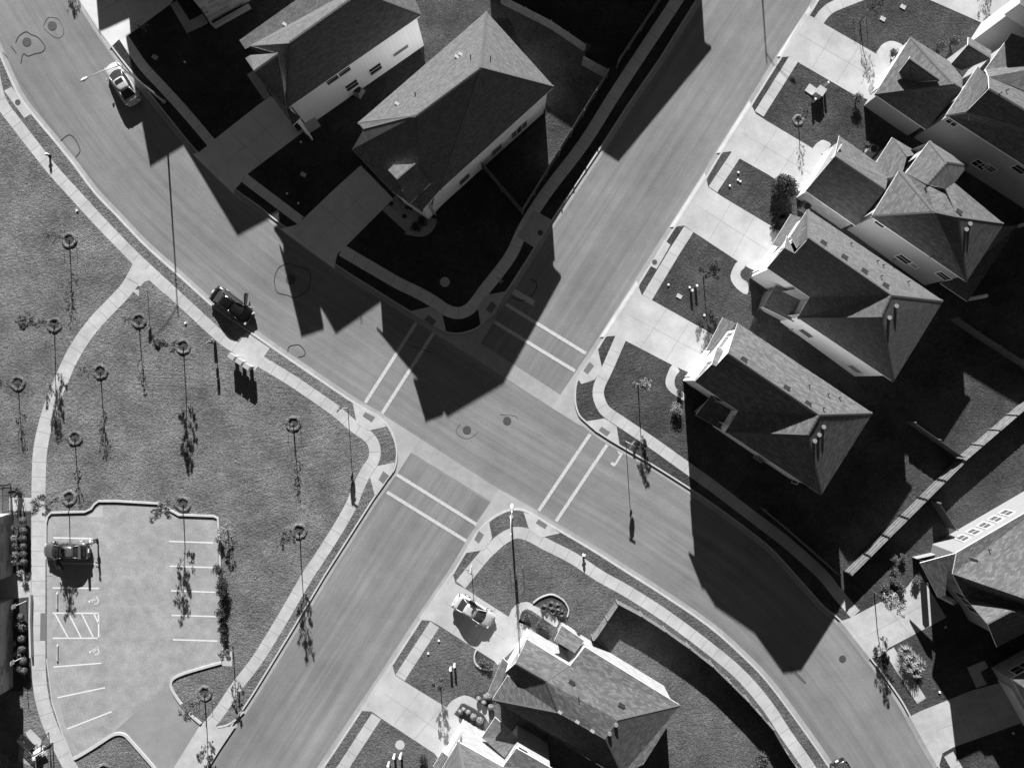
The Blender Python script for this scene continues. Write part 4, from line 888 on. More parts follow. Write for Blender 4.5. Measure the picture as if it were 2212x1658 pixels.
def hydrant(label,x,y):
    r=thing('fire_hydrant',label,'fire hydrant',P(x,y,ZB),.4,'fire hydrants'); bm=bmesh.new(); cyl(bm,(0,0,0),.16,.05,14); tube(bm,[(0,0,.04),(0,0,.55),(0,0,.62)],[.11,.115,.14],14); mesh_obj('body',bm,M['dark_metal'],r)
    bm=bmesh.new(); tube(bm,[(0,0,.62),(0,0,.70),(0,0,.78),(0,0,.82)],[.145,.13,.07,.03],14); mesh_obj('bonnet',bm,M['white'],r)
    for a in (0,math.pi/2,math.pi):
        bm=bmesh.new(); c=Vector((math.cos(a),math.sin(a),0)); tube(bm,[c*.08+Vector((0,0,.45)),c*.2+Vector((0,0,.45))],[.06,.065],10); mesh_obj('outlet',bm,M['white'],r)
hydrant('fire hydrant with a white bonnet beside the sidewalk at the upper left',108,337)
hydrant('fire hydrant with a white bonnet beside the sidewalk of the lower street',1260,1197)
def mailbox(label,x,y,rz):
    r=thing('mailbox_cluster',label,'mailbox',P(x,y,ZB),rz,'mailbox cabinets in a row'); bm=bmesh.new(); box(bm,(0,0,.35),(.3,.26,.7)); box(bm,(0,0,.03),(.45,.4,.06)); mesh_obj('pedestal',bm,M['steel'],r)
    bm=bmesh.new(); box(bm,(0,0,1.1),(.66,.42,.86)); box(bm,(0,0,1.55),(.68,.46,.05)); mesh_obj('cabinet',bm,M['mail'],r)
    for i in range(2):
        bm=bmesh.new()
        for k in range(7): box(bm,(-.19+.38*i,.225,.74+.118*k),(.34,.012,.1))
        mesh_obj('door_panel',bm,M['stucco'],r)
rzm=math.atan2(-.55,.83)
for k,(x,y) in enumerate(((511,771),(527,781.5),(543,792))): mailbox(('left end mailbox cabinet of three on a concrete pad','middle mailbox cabinet of three on a concrete pad','right end mailbox cabinet of three on a concrete pad')[k],x,y,rzm)
def pedestal(x,y,lb,h=.75,m='white'):
    r=thing('utility_pedestal',lb,'utility box',P(x,y,ZB),.3,'small utility pedestals on lawns'); bm=bmesh.new(); box(bm,(0,0,h/2),(.2,.2,h)); mesh_obj('body',bm,M['dark_metal' if m!='white' else 'stucco'],r); bm=bmesh.new(); box(bm,(0,0,h+.04),(.24,.24,.1),taper=.7); mesh_obj('cap',bm,M['white'],r)
for x,y,lb,h in ((974,1441,'white topped utility post on the lawn below the white car, left of a pair',.8),(982.5,1433,'white topped utility post on the lawn below the white car, right of a pair',.85),(841,1645,'short white utility post at the bottom lawn, lowest of three',.9),(853,1628,'dark sided utility post at the bottom lawn, middle of three',.9),(867,1626,'tall white utility post at the bottom lawn, right of three',1.1),
  (1492,629,'white topped utility post left of the dark young tree',.75),(1502,619,'dark utility post touching the dark young tree shadow',.75),(1780,187,'utility post behind the transformer box on the upper lawn',1.1),(1754,221,'utility post below the transformer box on the upper lawn',.9)): pedestal(x,y,lb,h)
def transformer(x,y):
    r=thing('transformer_box','pad mounted electric box on a pale slab in the upper right lawn','utility box',P(x,y,ZB),R(-34)); bm=bmesh.new(); box(bm,(-.42,0,.05),(.85,.85,.1)); mesh_obj('slab',bm,M['conc_white'],r)
    bm=bmesh.new(); box(bm,(.42,0,.5),(.78,.8,1.0)); mesh_obj('cabinet',bm,M['steel'],r); bm=bmesh.new(); box(bm,(.42,0,1.02),(.84,.86,.06)); mesh_obj('lid',bm,M['conc_white'],r)
transformer(1758,199)
for k,(x,y) in enumerate([(1768.5,787.3)]): pass
caps=t(2,0,'1953 1490,1950 1555,1970 1568,1880 1605')+t(2,1,'1350 800,1533 823,1660 1063')+t(1,1,'270 15,368 98')+t(1,3,'1580 555,1488 665')+t(0,0,'1600 540')+t(0,1,'668 160,1605 1130')+t(1,0,'390 1230')+t(3,3,'1530 440,1480 1000,2115 1355')
CL=('on the second lawn up the east street, topmost','on the second lawn up the east street, below the topmost','on the second lawn up the east street, right of a close pair','on the second lawn up the east street, nearest the sidewalk','by the sidewalk on the lawn with the dark tree','beside the utility posts near the dark tree','at the driveway edge by the dark tree shadow','in the dark lawn between two driveways, upper','in the dark lawn between two driveways, lower','beside the sidewalk below the white car, upper','beside the sidewalk below the white car, lower','in the dark lawn near the parked white sedan','in the park beside the upper left sidewalk','in the park right of the long lamp shadow','in the dark side yard of the pale walled house','in the dark lawn at the large right house','in the dark lawn by the feathery grass','in the dark lawn at the lower right corner')
for k_,(x,y) in enumerate(caps):
    bm=bmesh.new(); tube(bm,[(0,0,-.05),(0,0,.09)],.085,12); cyl(bm,(0,0,.09),.11,.05,12); o=mesh_obj('cleanout_cap',bm,M['white']); o.location=P(x,y,ZB); tag(o,'white drain cap '+CL[k_],'drain cap','white drain caps in the lawns')
for (x,y),lb in zip(t(3,0,'1165 62,990 165')+t(0,0,'1340 495')+t(2,1,'1445 900')+t(1,0,'410 1508'),('pale square valve lid in the top right lawn, farther from the tree','pale square valve lid in the top right lawn, nearer the bare tree','pale square valve lid in the dark lawn near the parked white sedan','pale square valve lid beside the utility post pair near the dark tree','dim square valve lid in the dark lawn between two driveways')):
    bm=bmesh.new(); box(bm,(0,0,.03),(.55,.4,.1)); o=mesh_obj('valve_lid',bm,M['conc_white']); o.location=P(x,y,ZB); o.rotation_euler=(0,0,-.5); tag(o,lb,'valve lid','square valve lids in the lawns')
for (x,y),lb in zip(t(0,3,'497 218,500 668'),('concrete wheel stop in the bay above the hatched area','concrete wheel stop in the bay below the hatched area')):
    bm=bmesh.new(); box(bm,(0,0,.075),(.16,1.85,.14),taper=.8); o=mesh_obj('wheel_stop',bm,M['conc_old']); o.location=P(x,y,.13); tag(o,lb,'wheel stop','wheel stops in the lot')
# bed edgings
def edging(pts,w=.12,h=.16,m='conc_white',closed=False):
    kerb(smooth_line(pts,sub=4,closed=closed),1,w,top=ZB+h,z0=.1,mt=m,name='bed_edging')
edging(t(2,3,'180 230,240 185,330 155,400 175,460 220,495 290,482 355')); edging(t(1,3,'1910 640,1892 690,1900 750,1940 790,2000 805,2040 800'),.14); 
sheet('mulch_bed',smooth_line(t(2,3,'185 240,250 195,330 165,400 185,450 230,480 290,470 350,410 320'),sub=3,closed=True),.128,M['mulch'])
sheet('mulch_bed',t(1,3,'1912 645,1898 700,1910 760,1950 790,2040 795,2060 740'),.128,M['mulch'])
sheet('mulch_bed',t(1,3,'1710 1200,1790 1105,2005 1225,1960 1300,1720 1210'),.129,M['mulch'])
sheet('mulch_bed',smooth_line(t(1,3,'1880 1050,1930 1015,2010 1000,2070 1010,2060 1110,2000 1130,1940 1110'),sub=3,closed=True),.129,M['mulch'])
sheet('mulch_bed',t(2,3,'55 400,80 330,115 297,330 415,300 490'),.130,M['mulch'])
sheet('mulch_bed',d('24 1112,66 1104,66 1236,24 1236'),.128,M['mulch']); sheet('mulch_bed',d('24 1296,62 1285,66 1420,72 1492,24 1492'),.128,M['mulch'])
sheet('footpath',d('20 1074,68 1074,68 1103,20 1103'),.133,M['conc']); sheet('footpath',d('0 1240,67 1236,67 1288,0 1296'),.133,M['conc'])
kerb(d('66 1286,65 1340,67 1420'),1,.18,top=.55,z0=.1,name='low_wall',mt='conc_white')
# ======================= VEGETATION =======================
def leaf_cloud(bm,cs,n,size,rnd,flat=.0):
    """many small leaf quads in clumps: cs = list of (centre, radius)"""
    for i in range(n):
        c,r=rnd.choice(cs); v=Vector((rnd.gauss(0,1),rnd.gauss(0,1),rnd.gauss(0,1))); v=v.normalized()*r*(rnd.random()**.45); p=c+v
        s=size*rnd.uniform(.6,1.4); nrm=Vector((rnd.gauss(0,1),rnd.gauss(0,1),rnd.gauss(0,1)+.8)).normalized(); u=nrm.orthogonal().normalized(); w_=nrm.cross(u); an=rnd.random()*6.28; u,w_=u*math.cos(an)+w_*math.sin(an),w_*math.cos(an)-u*math.sin(an)
        bm.faces.new([bm.verts.new(q) for q in (p-u*s,p-w_*s*.45,p+u*s,p+w_*s*.45)])
def tree(label,x,y,h,cw,n,leaf='leaf',lean=(0,0),ringed=True,name='young_tree',group='young trees of the park',crown0=.45,stakes=False,size=.1):
    r=thing(name,label,'tree',P(x,y,ZB),0,group); rnd=random.Random(int(x*13+y*7)); lx,ly=lean
    top=Vector((lx,ly,h)); bm=bmesh.new(); tube(bm,[(0,0,0),(lx*.25+rnd.uniform(-.05,.05),ly*.25,h*.4),top*.75+Vector((rnd.uniform(-.08,.08),0,0)),top],[.06,.045,.025,.008],7)
    cl=[]; nb=9
    for i in range(nb):
        z0=h*(crown0+(.92-crown0)*i/nb); b=Vector((lx*z0/h,ly*z0/h,z0)); an=i*2.4+rnd.random(); rr=cw*(.95-.5*i/nb)*rnd.uniform(.6,1.1); e=b+Vector((math.cos(an)*rr,math.sin(an)*rr,h*.13*rnd.uniform(.6,1.3))); m_=(b+e)/2+Vector((0,0,-.06))
        tube(bm,[b,m_,e],[.022,.014,.005],5); cl.append((e*.6+b*.4,cw*.30)); cl.append((e,cw*.26))
        for k in range(2):
            e2=e+Vector((rnd.uniform(-.35,.35),rnd.uniform(-.35,.35),rnd.uniform(0,.45)))*cw; tube(bm,[m_.lerp(e,.5),e2],[.01,.004],4); cl.append((e2,cw*.2))
    cl.append((top,cw*.22)); mesh_obj('trunk',bm,M['bark'],r)
    if n:
        bm=bmesh.new(); leaf_cloud(bm,cl,int(n*1.7),size*.95,rnd); mesh_obj('crown',bm,M[leaf],r)
    if stakes:
        for a in (.5,2.6,4.7):
            bm=bmesh.new(); c=Vector((math.cos(a)*.75,math.sin(a)*.75,0)); tube(bm,[c,c+Vector((0,0,1.2))],.025,6); tube(bm,[c+Vector((0,0,1.15)),(0,0,1.3)],.008,4); mesh_obj('stake',bm,M['wood_dark'],r)
    if ringed: ring(x,y,.42 if h<2.5 else .62)
    return r
tree('bare young tree left of the park path, with a long thin shadow',150,519,3.7,.75,90,lean=(-.3,.0),stakes=True)
tree('leafy young tree whose crown leans over its ring left of the curved path',117.5,702,4.8,.9,620,'leaf',lean=(-.5,.05))
tree('bare young tree inside the curve of the path near the park sign',300,693,3.3,.45,40)
tree('leafy young tree with a dense dark shadow near the middle of the park',396,749,5.6,.85,900,'leaf',lean=(-.3,-.05))
tree('bare young tree close to the inside of the curved path',217,803,3.8,.7,110)
tree('bare young tree outside the curved path at the left edge',39,828,3.0,.6,60)
tree('bare young tree just inside the path above the parking lot',162,946,2.9,.5,50)
tree('leafy young tree at the upper left of the parking lot, crown over the path',149.5,1075,5.0,1.1,560,lean=(-.7,-.3),crown0=.4)
tree('leafy young tree at the top kerb of the parking lot',396,1089,4.8,1.05,620,lean=(-.6,-.2))
tree('bare forked young tree in the park near the crossing',634,915,3.6,.6,50,stakes=True)
tree('young tree by the lower street sidewalk with a leafy shadow on the asphalt',647,1147,5.6,.9,520,lean=(-.1,0),crown0=.5)
tree('leafy young tree in the grass corner at the parking entrance',442,1497,4.6,1.0,480,lean=(-.15,-.35),stakes=True)
tree('young tree cut off by the bottom edge below the parking lot',225,1664,3.4,.7,160)
G2='young street trees in front lawns'
tree('dark young tree with a bushy crown on the lawn beside the third driveway',1519,596,4.0,.95,620,'leaf_dark',ringed=False,group=G2,lean=(.15,.2))
tree('small pale blossoming tree on the corner lawn east of the crossing',1378,831,4.2,.72,700,'leaf_pale',ringed=False,group=G2,crown0=.55,size=.08)
tree('bare staked tree on the top right lawn',1857,47,3.3,.8,120,'leaf_dark',ringed=False,group=G2,stakes=True,lean=(.7,.6))
tree('low bare tree in a grass ring below the transformer box',1724,260,2.4,.5,40,'leaf_dark',group=G2)
tree('leafy young tree in the bed beside the lower right driveway',1888,1279,4.4,1.1,650,'leaf_pale',ringed=False,group=G2,lean=(.5,-.3))
tree('bare staked tree under the lamp shadow on the south corner lawn',1115,1229,3.2,.5,20,ringed=False,group=G2,stakes=True)
tree('sparse young tree on the lawn beside the lower driveway',951,1458,3.0,.65,320,'leaf',ringed=False,group=G2)
tree('tree standing off the top edge left, its shadow on the street',146,-160,3.9,.8,180,ringed=False,group=G2)
tree('tree standing off the top edge right, its shadow on the driveway',2120,-108,3.3,.8,180,ringed=False,group=G2)
tree('pale bare bush-like tree at the right kerb of the parking lot',492,1139,1.9,.7,160,'leaf_pale',ringed=False,crown0=.2,name='small_tree')
tree('bare winter shrub tree in the dark lawn at the top left',310,67,1.5,.7,30,'leaf_pale',ringed=False,crown0=.15,name='small_tree')
tree('small tree at the grass corner of the lot beside the meter cover',503,1394,3.4,.6,160,ringed=False,name='small_tree',group='young trees of the park')
def bush(label,x,y,r=.5,h=.8,m='leaf',n=None,size=.075,name='bush',group=None,stem=False):
    rt=thing(name,label,'bush',P(x,y,ZB),0,group); rnd=random.Random(int(x*5+y*11)); bm=bmesh.new(); nt_=7; c=[]
    for i in range(nt_):
        a=i*2.4; q=r*.55*math.sqrt((i+.5)/nt_); c.append((Vector((math.cos(a)*q,math.sin(a)*q,h-r*.55-q*.35)),r*.55)); tube(bm,[(0,0,0),(math.cos(a)*q*.5,math.sin(a)*q*.5,h*.3),c[-1][0]],[.025,.018,.008],5)
    if h>1.8: c+=[(Vector((math.cos(i*2.1)*r*.45,math.sin(i*2.1)*r*.45,h*q)),r*.62) for i,q in enumerate((.18,.25,.3,.4,.45,.55,.6,.7))]
    mesh_obj('stem',bm,M['bark'],rt); bm=bmesh.new(); leaf_cloud(bm,c,n or int(520*min(1.5,r+.3)),size,rnd); mesh_obj('foliage',bm,M[m],rt); return rt
def topiary(label,x,y,r=.36,h=.95,m='leaf',group=None):
    rt=thing('clipped_shrub',label,'shrub',P(x,y,ZB),0,group); rnd=random.Random(int(x*3+y*19)); bm=bmesh.new(); tube(bm,[(0,0,0),(0,0,h-r)],.03,6); mesh_obj('stem',bm,M['bark'],rt)
    bm=bmesh.new(); c=Vector((0,0,h-r*.8))
    for i in range(420):
        v=Vector((rnd.gauss(0,1),rnd.gauss(0,1),rnd.gauss(0,1))).normalized(); p=c+Vector((v.x*r,v.y*r,v.z*r*.8))*rnd.uniform(.86,1.05); s=.06*rnd.uniform(.6,1.4); u=v.orthogonal().normalized(); w_=v.cross(u); an=rnd.random()*6.3; u,w_=u*math.cos(an)+w_*math.sin(an),w_*math.cos(an)-u*math.sin(an)
        u=(u+v*rnd.uniform(-.4,.4)); bm.faces.new([bm.verts.new(q) for q in (p-u*s,p-w_*s*.6,p+u*s,p+w_*s*.6)])
    mesh_obj('foliage',bm,M[m],rt); return rt
def spiky(label,x,y,r=.6,n=34,m='leaf',h=.7,group=None,name='spiky_plant',wid=.05):
    rt=thing(name,label,'plant',P(x,y,ZB),0,group); rnd=random.Random(int(x*23+y*3)); bm=bmesh.new()
    for i in range(n):
        a=rnd.random()*6.28; dx,dy=math.cos(a),math.sin(a); up=rnd.uniform(.3,1); L=r*rnd.uniform(.7,1.1); sx,sy=-dy*wid,dx*wid
        p0=Vector((0,0,.05)); p1=Vector((dx*L*.55,dy*L*.55,h*up)); p2=Vector((dx*L,dy*L,h*up*rnd.uniform(.3,.9))); s=Vector((sx,sy,0))
        a_,b_,c_,d_,e_=[bm.verts.new(v) for v in (p0-s*.6,p0+s*.6,p1+s,p1-s,p2)]; bm.faces.new((a_,b_,c_,d_)); bm.faces.new((d_,c_,e_))
    mesh_obj('leaves',bm,M[m],rt)
    bm=bmesh.new(); cyl(bm,(0,0,0),r*.16,.14,8); mesh_obj('base',bm,M['bark'],rt); return rt
def bz(s,y0,sc): return [((x/sc)*.86406,(y0+y/sc)*.86406) for x,y in nums(s)]
ORD=('first','second','third','fourth','fifth','sixth','seventh','eighth','ninth','tenth')
GB='clipped round shrubs along the brick building'
for i,(x,y) in enumerate(bz('400 640,405 800,405 920,410 1045,410 1165,412 1295',1200,6.375)): topiary('clipped round shrub beside the park path, '+ORD[i]+' from the top of the upper bed',x+2.5,y-1.5,.38,.9,group=GB)
for i,(x,y) in enumerate(bz('295 515,315 650,310 795,312 930,330 1075,335 1205',1440,5.18)): topiary('clipped round shrub beside the low pale wall, '+ORD[i]+' from the top of the lower bed',x+2.5,y-1.5,.38,.9,group=GB+' lower')
for i,((x,y),m) in enumerate(zip(bz('270 750,270 905,275 1040,295 1170,275 1300,370 1460',1200,6.375),('leaf','leaf_pale','leaf','leaf_pale','leaf','leaf_pale'))): bush('loose leafy bush close to the brick wall, '+ORD[i]+' from the top of the upper bed',x+4,y-2,.42,1.0,m,230,group='loose bushes by the brick wall')
for i,((x,y),m) in enumerate(zip(bz('240 600,205 865,245 990,270 1180',1440,5.18),('leaf','leaf_pale','leaf_pale','leaf'))): bush('loose leafy bush close to the brick wall, '+ORD[i]+' from the top of the lower bed',x+4,y-2,.42,1.0,m,230,group='loose bushes by the brick wall, lower')
x,y=t(0,2,'160 925')[0]; spiky('dark fan palm beside the path at the left edge',x+2,y,.75,40,'leaf_dark',1.3,name='fan_palm',wid=.07)
bush('very dark tall bush between the third and fourth driveways',1684,413,1.3,2.7,'leaf_dark',5200,.1,name='tall_bush')
spiky('dark spiky plant below the tall dark bush',1684,468,.95,60,'leaf_dark',1.0); spiky('spiky plant between the dark bush and the porch roof',1673,492,.7,40,'leaf_dark',.8)
bush('white flowering bush at the corner house porch on the east corner',1459,883,.75,1.1,'leaf_pale',900,.07,name='flowering_bush')
for x,y,r,lb in ((2024,104,.8,'leafy bush behind the dormer house'),(1924,122,.6,'leafy bush at the walk of the dormer house'),(1847,218,.65,'tall loose bush at the garage corner of the dormer house'),(2052,95,.6,'bush beside the small entry gable at the top right'),(1865,320,.4,'small bush at the foot of the dormer house shadow')): bush(lb,x,y,r,1.2,'leaf',None,.08,group='bushes at the house fronts')
for (x,y),lb in zip(t(3,1,'40 60')+d('1466 846,1622 597,1640 668,1625 690,1545 690,1558 700,1467 852'),('small bush beside the porch lawn','small bush in the walk loop of the corner house','bush at the garage corner of the finely tiled house','low bush by the shaded porch','low bush below the shaded porch','small bush by the top corner of the driveway','bush at the porch roof corner','bush in the bend of the corner house walk')): bush(lb,x,y,.38,.7,'leaf',220,.07,group='small bushes at the house fronts')
for i,(x,y) in enumerate(t(1,3,'1925 1048,1970 1080,2008 1030,1990 1035,1795 1138,1835 1162,1880 1205,1935 1240,1765 1158,2030 1120')): topiary(('small round shrub by the curved walk, left in the corner bed','small round shrub by the curved walk, lower in the corner bed','pale round shrub by the curved walk, touching the roof corner','round shrub by the curved walk, in the middle of the corner bed','tiny round shrub at the upper end of the oblong bed','small round shrub second along the oblong bed','large round shrub third along the oblong bed','largest round shrub at the lower end of the oblong bed','tiny round shrub at the driveway edge of the oblong bed','round shrub between the curved walk and the shaded wall')[i],x,y,(.26,.26,.4,.34,.22,.24,.34,.4,.22,.3)[i],.6,'leaf_pale',group='round shrubs at the bottom houses')
for (x,y),lb in zip(t(1,3,'1960 735,2010 760')+t(2,3,'125 355,240 410,290 450'),('dark bush in the round walled bed by the white car driveway','pale bush in the round walled bed by the white car driveway','bush at the narrow end of the long entry bed','bush in the middle of the long entry bed','bush at the house end of the long entry bed')): bush(lb,x,y,.5,.7,'leaf',360,.07,group='bushes in the beds of the light roofed house')
for (x,y),lb in zip(t(2,3,'335 250,275 275,395 262,350 300,430 318'),('large agave in the white edged bed','left agave in the white edged bed','right agave in the white edged bed','lower agave in the white edged bed','small agave near the entry wall')): spiky(lb,x,y,.55,46,'leaf',.5,group='agaves in the white edged bed',name='agave')
for (x,y),lb in zip(t(3,3,'1165 650,1215 705,1270 760,1240 810,1190 760'),('pale feathery grass clump nearest the sidewalk','pale feathery grass clump in the middle of its group','pale feathery grass clump farthest from the sidewalk','pale feathery grass clump at the lower end','pale feathery grass clump with a long shadow')): spiky(lb,x,y,1.0,110,'leaf_pale',1.1,group='feathery grass clumps',name='grass_clump',wid=.025)
for (x,y),lb in zip(t(3,3,'1000 90,1060 30,1110 60,1040 150,1140 110,1260 50,1275 20')+t(3,2,'1075 1500,1150 1495,1080 1610'),('bush at the kerb end of the bed','bush mid bed','bush beside the bed edge','bush under the leafy tree','bush by the wide driveway','dark hedge bush by the stone porch','farther dark hedge bush by the porch','upper bush above the porch bed','bush touching the porch corner','lower round bush in the porch bed')): bush(lb+' at the large right house',x,y,.5,.8,'leaf',380,.075,group='bushes at the large right house')
for (x,y),r,lb in zip(t(0,2,'1905 1330,1908 1590')+t(0,3,'1945 60,1940 130,1935 230,1925 300,1930 380,1935 450,1950 520'),(.45,.7,.7,.6,.5,.6,.5,.5,.4),('round pale bush heading the row','dark spreading bush','tall dark bush','leafy bush','small leafy bush','wide leafy bush','pale leafy bush','low bush','lowest bush')): bush(lb+' along the right kerb of the parking lot',x,y,r,1.3 if r>.55 else .9,'leaf_pale' if r==.45 else 'leaf_dark',None,.08,group='bushes along the parking lot kerb')
for (x,y),lb in zip(t(2,3,'1615 790,1870 1030,2160 1560,2130 1620'),('small bush in the shaded strip of the curved back yard, upper','small bush in the shaded strip of the curved back yard, lower','leafy bush at the lower corner of the curved back yard','second leafy bush at the lower corner of the curved back yard')): bush(lb,x,y,.45 if 'small' in lb else .8,.8,'leaf',None,.08,group='bushes in the curved back yard')
for (x,y),lb in zip(zc(940,420,8.29,'590 650,700 790,960 1120,830 1240,330 760,600 1020,1220 1030'),('dark shrub against the entry wall','dark shrub below the entry','round dark shrub in the gravel circle, upper','round dark shrub in the gravel circle, lower','small plant at the gravel strip end','small plant at the bend of the walk','small plant at the gravel circle rim')): bush(lb+' of the corner house',x,y,.6 if 'dark' in lb else .25,.6,'leaf_dark',None,.08,group='shrubs in the gravel beds')
bush('bush at the driveway edge of the bottom house lawn',915,1634,.55,.9,'leaf_dark',None,.08)

# air conditioners and meters on the shaded side yards
def aircon(x,y,rz,lb):
    r=thing('air_conditioner',lb,'air conditioner',P(x,y,ZB),rz,'air conditioners in the side yards'); bm=bmesh.new(); box(bm,(0,0,.04),(1.0,1.0,.08)); mesh_obj('base',bm,M['conc_old'],r)
    bm=bmesh.new(); box(bm,(0,0,.46),(.8,.8,.76)); mesh_obj('cabinet',bm,M['galv'],r); bm=bmesh.new(); cyl(bm,(0,0,.84),.34,.03,20); mesh_obj('fan_grille',bm,M['dark_metal'],r)
for x,y,lb in ((1737,449,'air conditioner beside the low garage wing wall'),(1718,708,'air conditioner in the side yard of the finely tiled house'),(775,200,'air conditioner below the pale wall of small windows'),(1640,985,'air conditioner in the side yard nearest the crossing'),(1880,327,'air conditioner in the dark gap below the dormer house')): aircon(x,y,-.55,lb)
# ======================= VEHICLES =======================
def car(label,x,y,head,paint,L=4.5,Wd=1.8,kind='sedan',sunroof=False,door=False,trunk=False,cat='car',sun='glass'):
    r=thing('parked_car',label,cat,P(x,y,.13 if kind=='lot' else .02),head); W=Wd/2; k=L/4.6
    suv=kind=='suv'; dz=.12 if suv else 0
    st=[(-2.30,.60,.40,.60,.62),(-2.26,.74,.30,.74,.80),(-2.12,.83,.24,.86,.93),(-1.85,.88,.22,.91,.97),(-1.3,.90,.22,.93,.98),(-.4,.91,.22,.93,.96),(.6,.91,.22,.91,.95),(1.15,.90,.22,.88,.94),(1.6,.88,.22,.81,.88),(1.95,.83,.23,.74,.80),(2.15,.75,.26,.66,.71),(2.26,.62,.30,.58,.61),(2.31,.45,.36,.52,.54)]
    bm=bmesh.new(); rings=[]
    for sx,w,zl,zs,zt in st:
        w=w*W/.91; zs+=dz; zt+=dz
        pr=[(-w*.90,zl),(-w*.985,zl+.16),(-w,(zl+zs)/2+.06),(-w*.97,zs-.09),(-w*.90,zs),(-w*.55,zt-.01),(0,zt+.01)]
        pr=pr+[(-a,b) for a,b in pr[-2::-1]]
        rings.append([bm.verts.new((sx*k,a,b)) for a,b in pr])
    for a,b in zip(rings,rings[1:]):
        for i in range(len(a)-1): bm.faces.new((a[i],b[i],b[i+1],a[i+1]))
    bm.faces.new(rings[0]); bm.faces.new(rings[-1][::-1]); bmesh.ops.recalc_face_normals(bm,faces=bm.faces)
    body=mesh_obj('body',bm,M[paint],r,True)
    zb=.945+dz; zr=(1.46 if not suv else 1.78); xr0,xr1=((-1.05,.20) if not suv else (-1.75,.25)); xb0,xb1=((-1.72,1.12) if not suv else (-2.1,1.1))
    def ringpts(x0,x1,hw,hw0,hw1,z,bow0,bow1,crown=0):
        pts=[]
        for i in range(7): u=i/6; pts.append((x1+bow1*(1-(2*u-1)**2),hw1*(2*u-1),z))            # front, right->left
        for i in range(1,6): u=i/6; xx=x1+(x0-x1)*u; pts.append((xx,hw*(1-.0)+ (hw1-hw)*(1-u)**3+(hw0-hw)*u**3,z+crown*math.sin(3.14*u)))
        for i in range(7): u=i/6; pts.append((x0-bow0*(1-(2*u-1)**2),hw0*(1-2*u),z))
        for i in range(1,6): u=i/6; xx=x0+(x1-x0)*u; pts.append((xx,-(hw+(hw0-hw)*(1-u)**3+(hw1-hw)*u**3),z+crown*math.sin(3.14*u)))
        return pts
    lo=ringpts(xb0*k,xb1*k,W*.93,W*.74,W*.80,zb,.10,.24); hi=ringpts(xr0*k,xr1*k,W*.69,W*.58,W*.62,zr-.06,.05,.10,.05)
    bm=bmesh.new(); a=[bm.verts.new(p) for p in lo]; b=[bm.verts.new(p) for p in hi]; n=len(a)
    for i in range(n): bm.faces.new((a[i],a[(i+1)%n],b[(i+1)%n],b[i]))
    bmesh.ops.recalc_face_normals(bm,faces=bm.faces); mesh_obj('windows',bm,M['glass'],r)
    # roof skin with a gentle crown, plus pillars
    bm=bmesh.new(); c=bm.verts.new(((xr0+xr1)/2*k,0,zr+.03)); m1=[bm.verts.new(Vector(p)*.55+Vector(((xr0+xr1)/2*k,0,zr+.02))*.45+Vector((0,0,.02))) for p in hi]; o=[bm.verts.new((p[0]*1.0,p[1]*1.03,p[2]+.012)) for p in hi]; lo_=[bm.verts.new((p[0],p[1]*1.03,p[2]-.04)) for p in hi]
    for i in range(n):
        j=(i+1)%n; bm.faces.new((c,m1[i],m1[j])); bm.faces.new((m1[i],o[i],o[j],m1[j])); bm.faces.new((o[i],lo_[i],lo_[j],o[j]))
    bmesh.ops.recalc_face_normals(bm,faces=bm.faces); rf=mesh_obj('roof',bm,M[paint],r,True)
    for i in (0,6,12,18):
        bm=bmesh.new(); p,q=Vector(lo[i]),Vector(hi[i]); md=(p+q)/2+Vector((0,0,.04)); tube(bm,[p,md,q],[.06,.05,.045],6); mesh_obj('pillar',bm,M[paint],r,True)
    for i in (9,21):
        bm=bmesh.new(); tube(bm,[Vector(lo[i])*1.005,Vector(hi[i])*1.005],.03,6); mesh_obj('door_pillar',bm,M['dark_metal'],r)
    if sunroof: bm=bmesh.new(); box(bm,(-.10*k,0,zr+.04),(.42,.82,.02)); mesh_obj('sunroof',bm,M['glass'],rf)
    for sx in (1.42*k,-1.38*k):
        for sy in (-1,1):
            bm=bmesh.new(); y0=sy*W*.80; tube(bm,[(sx,y0-.02*sy,.32),(sx,sy*W*1.0,.32)],.32,20); wh=mesh_obj('wheel',bm,M['black'],r)
            bm=bmesh.new(); tube(bm,[(sx,sy*W*.99,.32),(sx,sy*W*1.012,.32)],.2,14); mesh_obj('rim',bm,M['steel'],wh)
    for sy in (-1,1):
        bm=bmesh.new(); box(bm,(.95*k,sy*(W+.1),.98+dz),(.13,.2,.14),taper=.8); mesh_obj('mirror',bm,M[paint],r)
        bm=bmesh.new(); box(bm,(2.12*k,sy*W*.68,.655+dz),(.22,.34,.1),-sy*.45,taper=.8); mesh_obj('headlight',bm,M['lamp_glass'],r)
        bm=bmesh.new(); box(bm,(-2.17*k,sy*W*.70,.82+dz),(.16,.36,.14),sy*.3,taper=.8); mesh_obj('tail_light',bm,M['red'],r)
    bm=bmesh.new(); tube(bm,[(2.28*k,-W*.62,.42),(2.36*k,-W*.2,.42),(2.36*k,W*.2,.42),(2.28*k,W*.62,.42)],.09,8); mesh_obj('bumper',bm,M[paint],r,True)
    bm=bmesh.new(); tube(bm,[(-2.26*k,-W*.70,.5),(-2.34*k,-W*.2,.5),(-2.34*k,W*.2,.5),(-2.26*k,W*.70,.5)],.1,8); mesh_obj('bumper',bm,M[paint if not suv else 'dark_metal'],r,True)
    bm=bmesh.new(); box(bm,(-2.36*k,0,.68),(.1,.34,.14)); mesh_obj('number_plate',bm,M['white'],r)
    bm=bmesh.new()
    for yy in (-.35,.15): tube(bm,[(1.18*k,yy,.97+dz),(.98*k,yy+.45,1.06+dz)],.012,4)
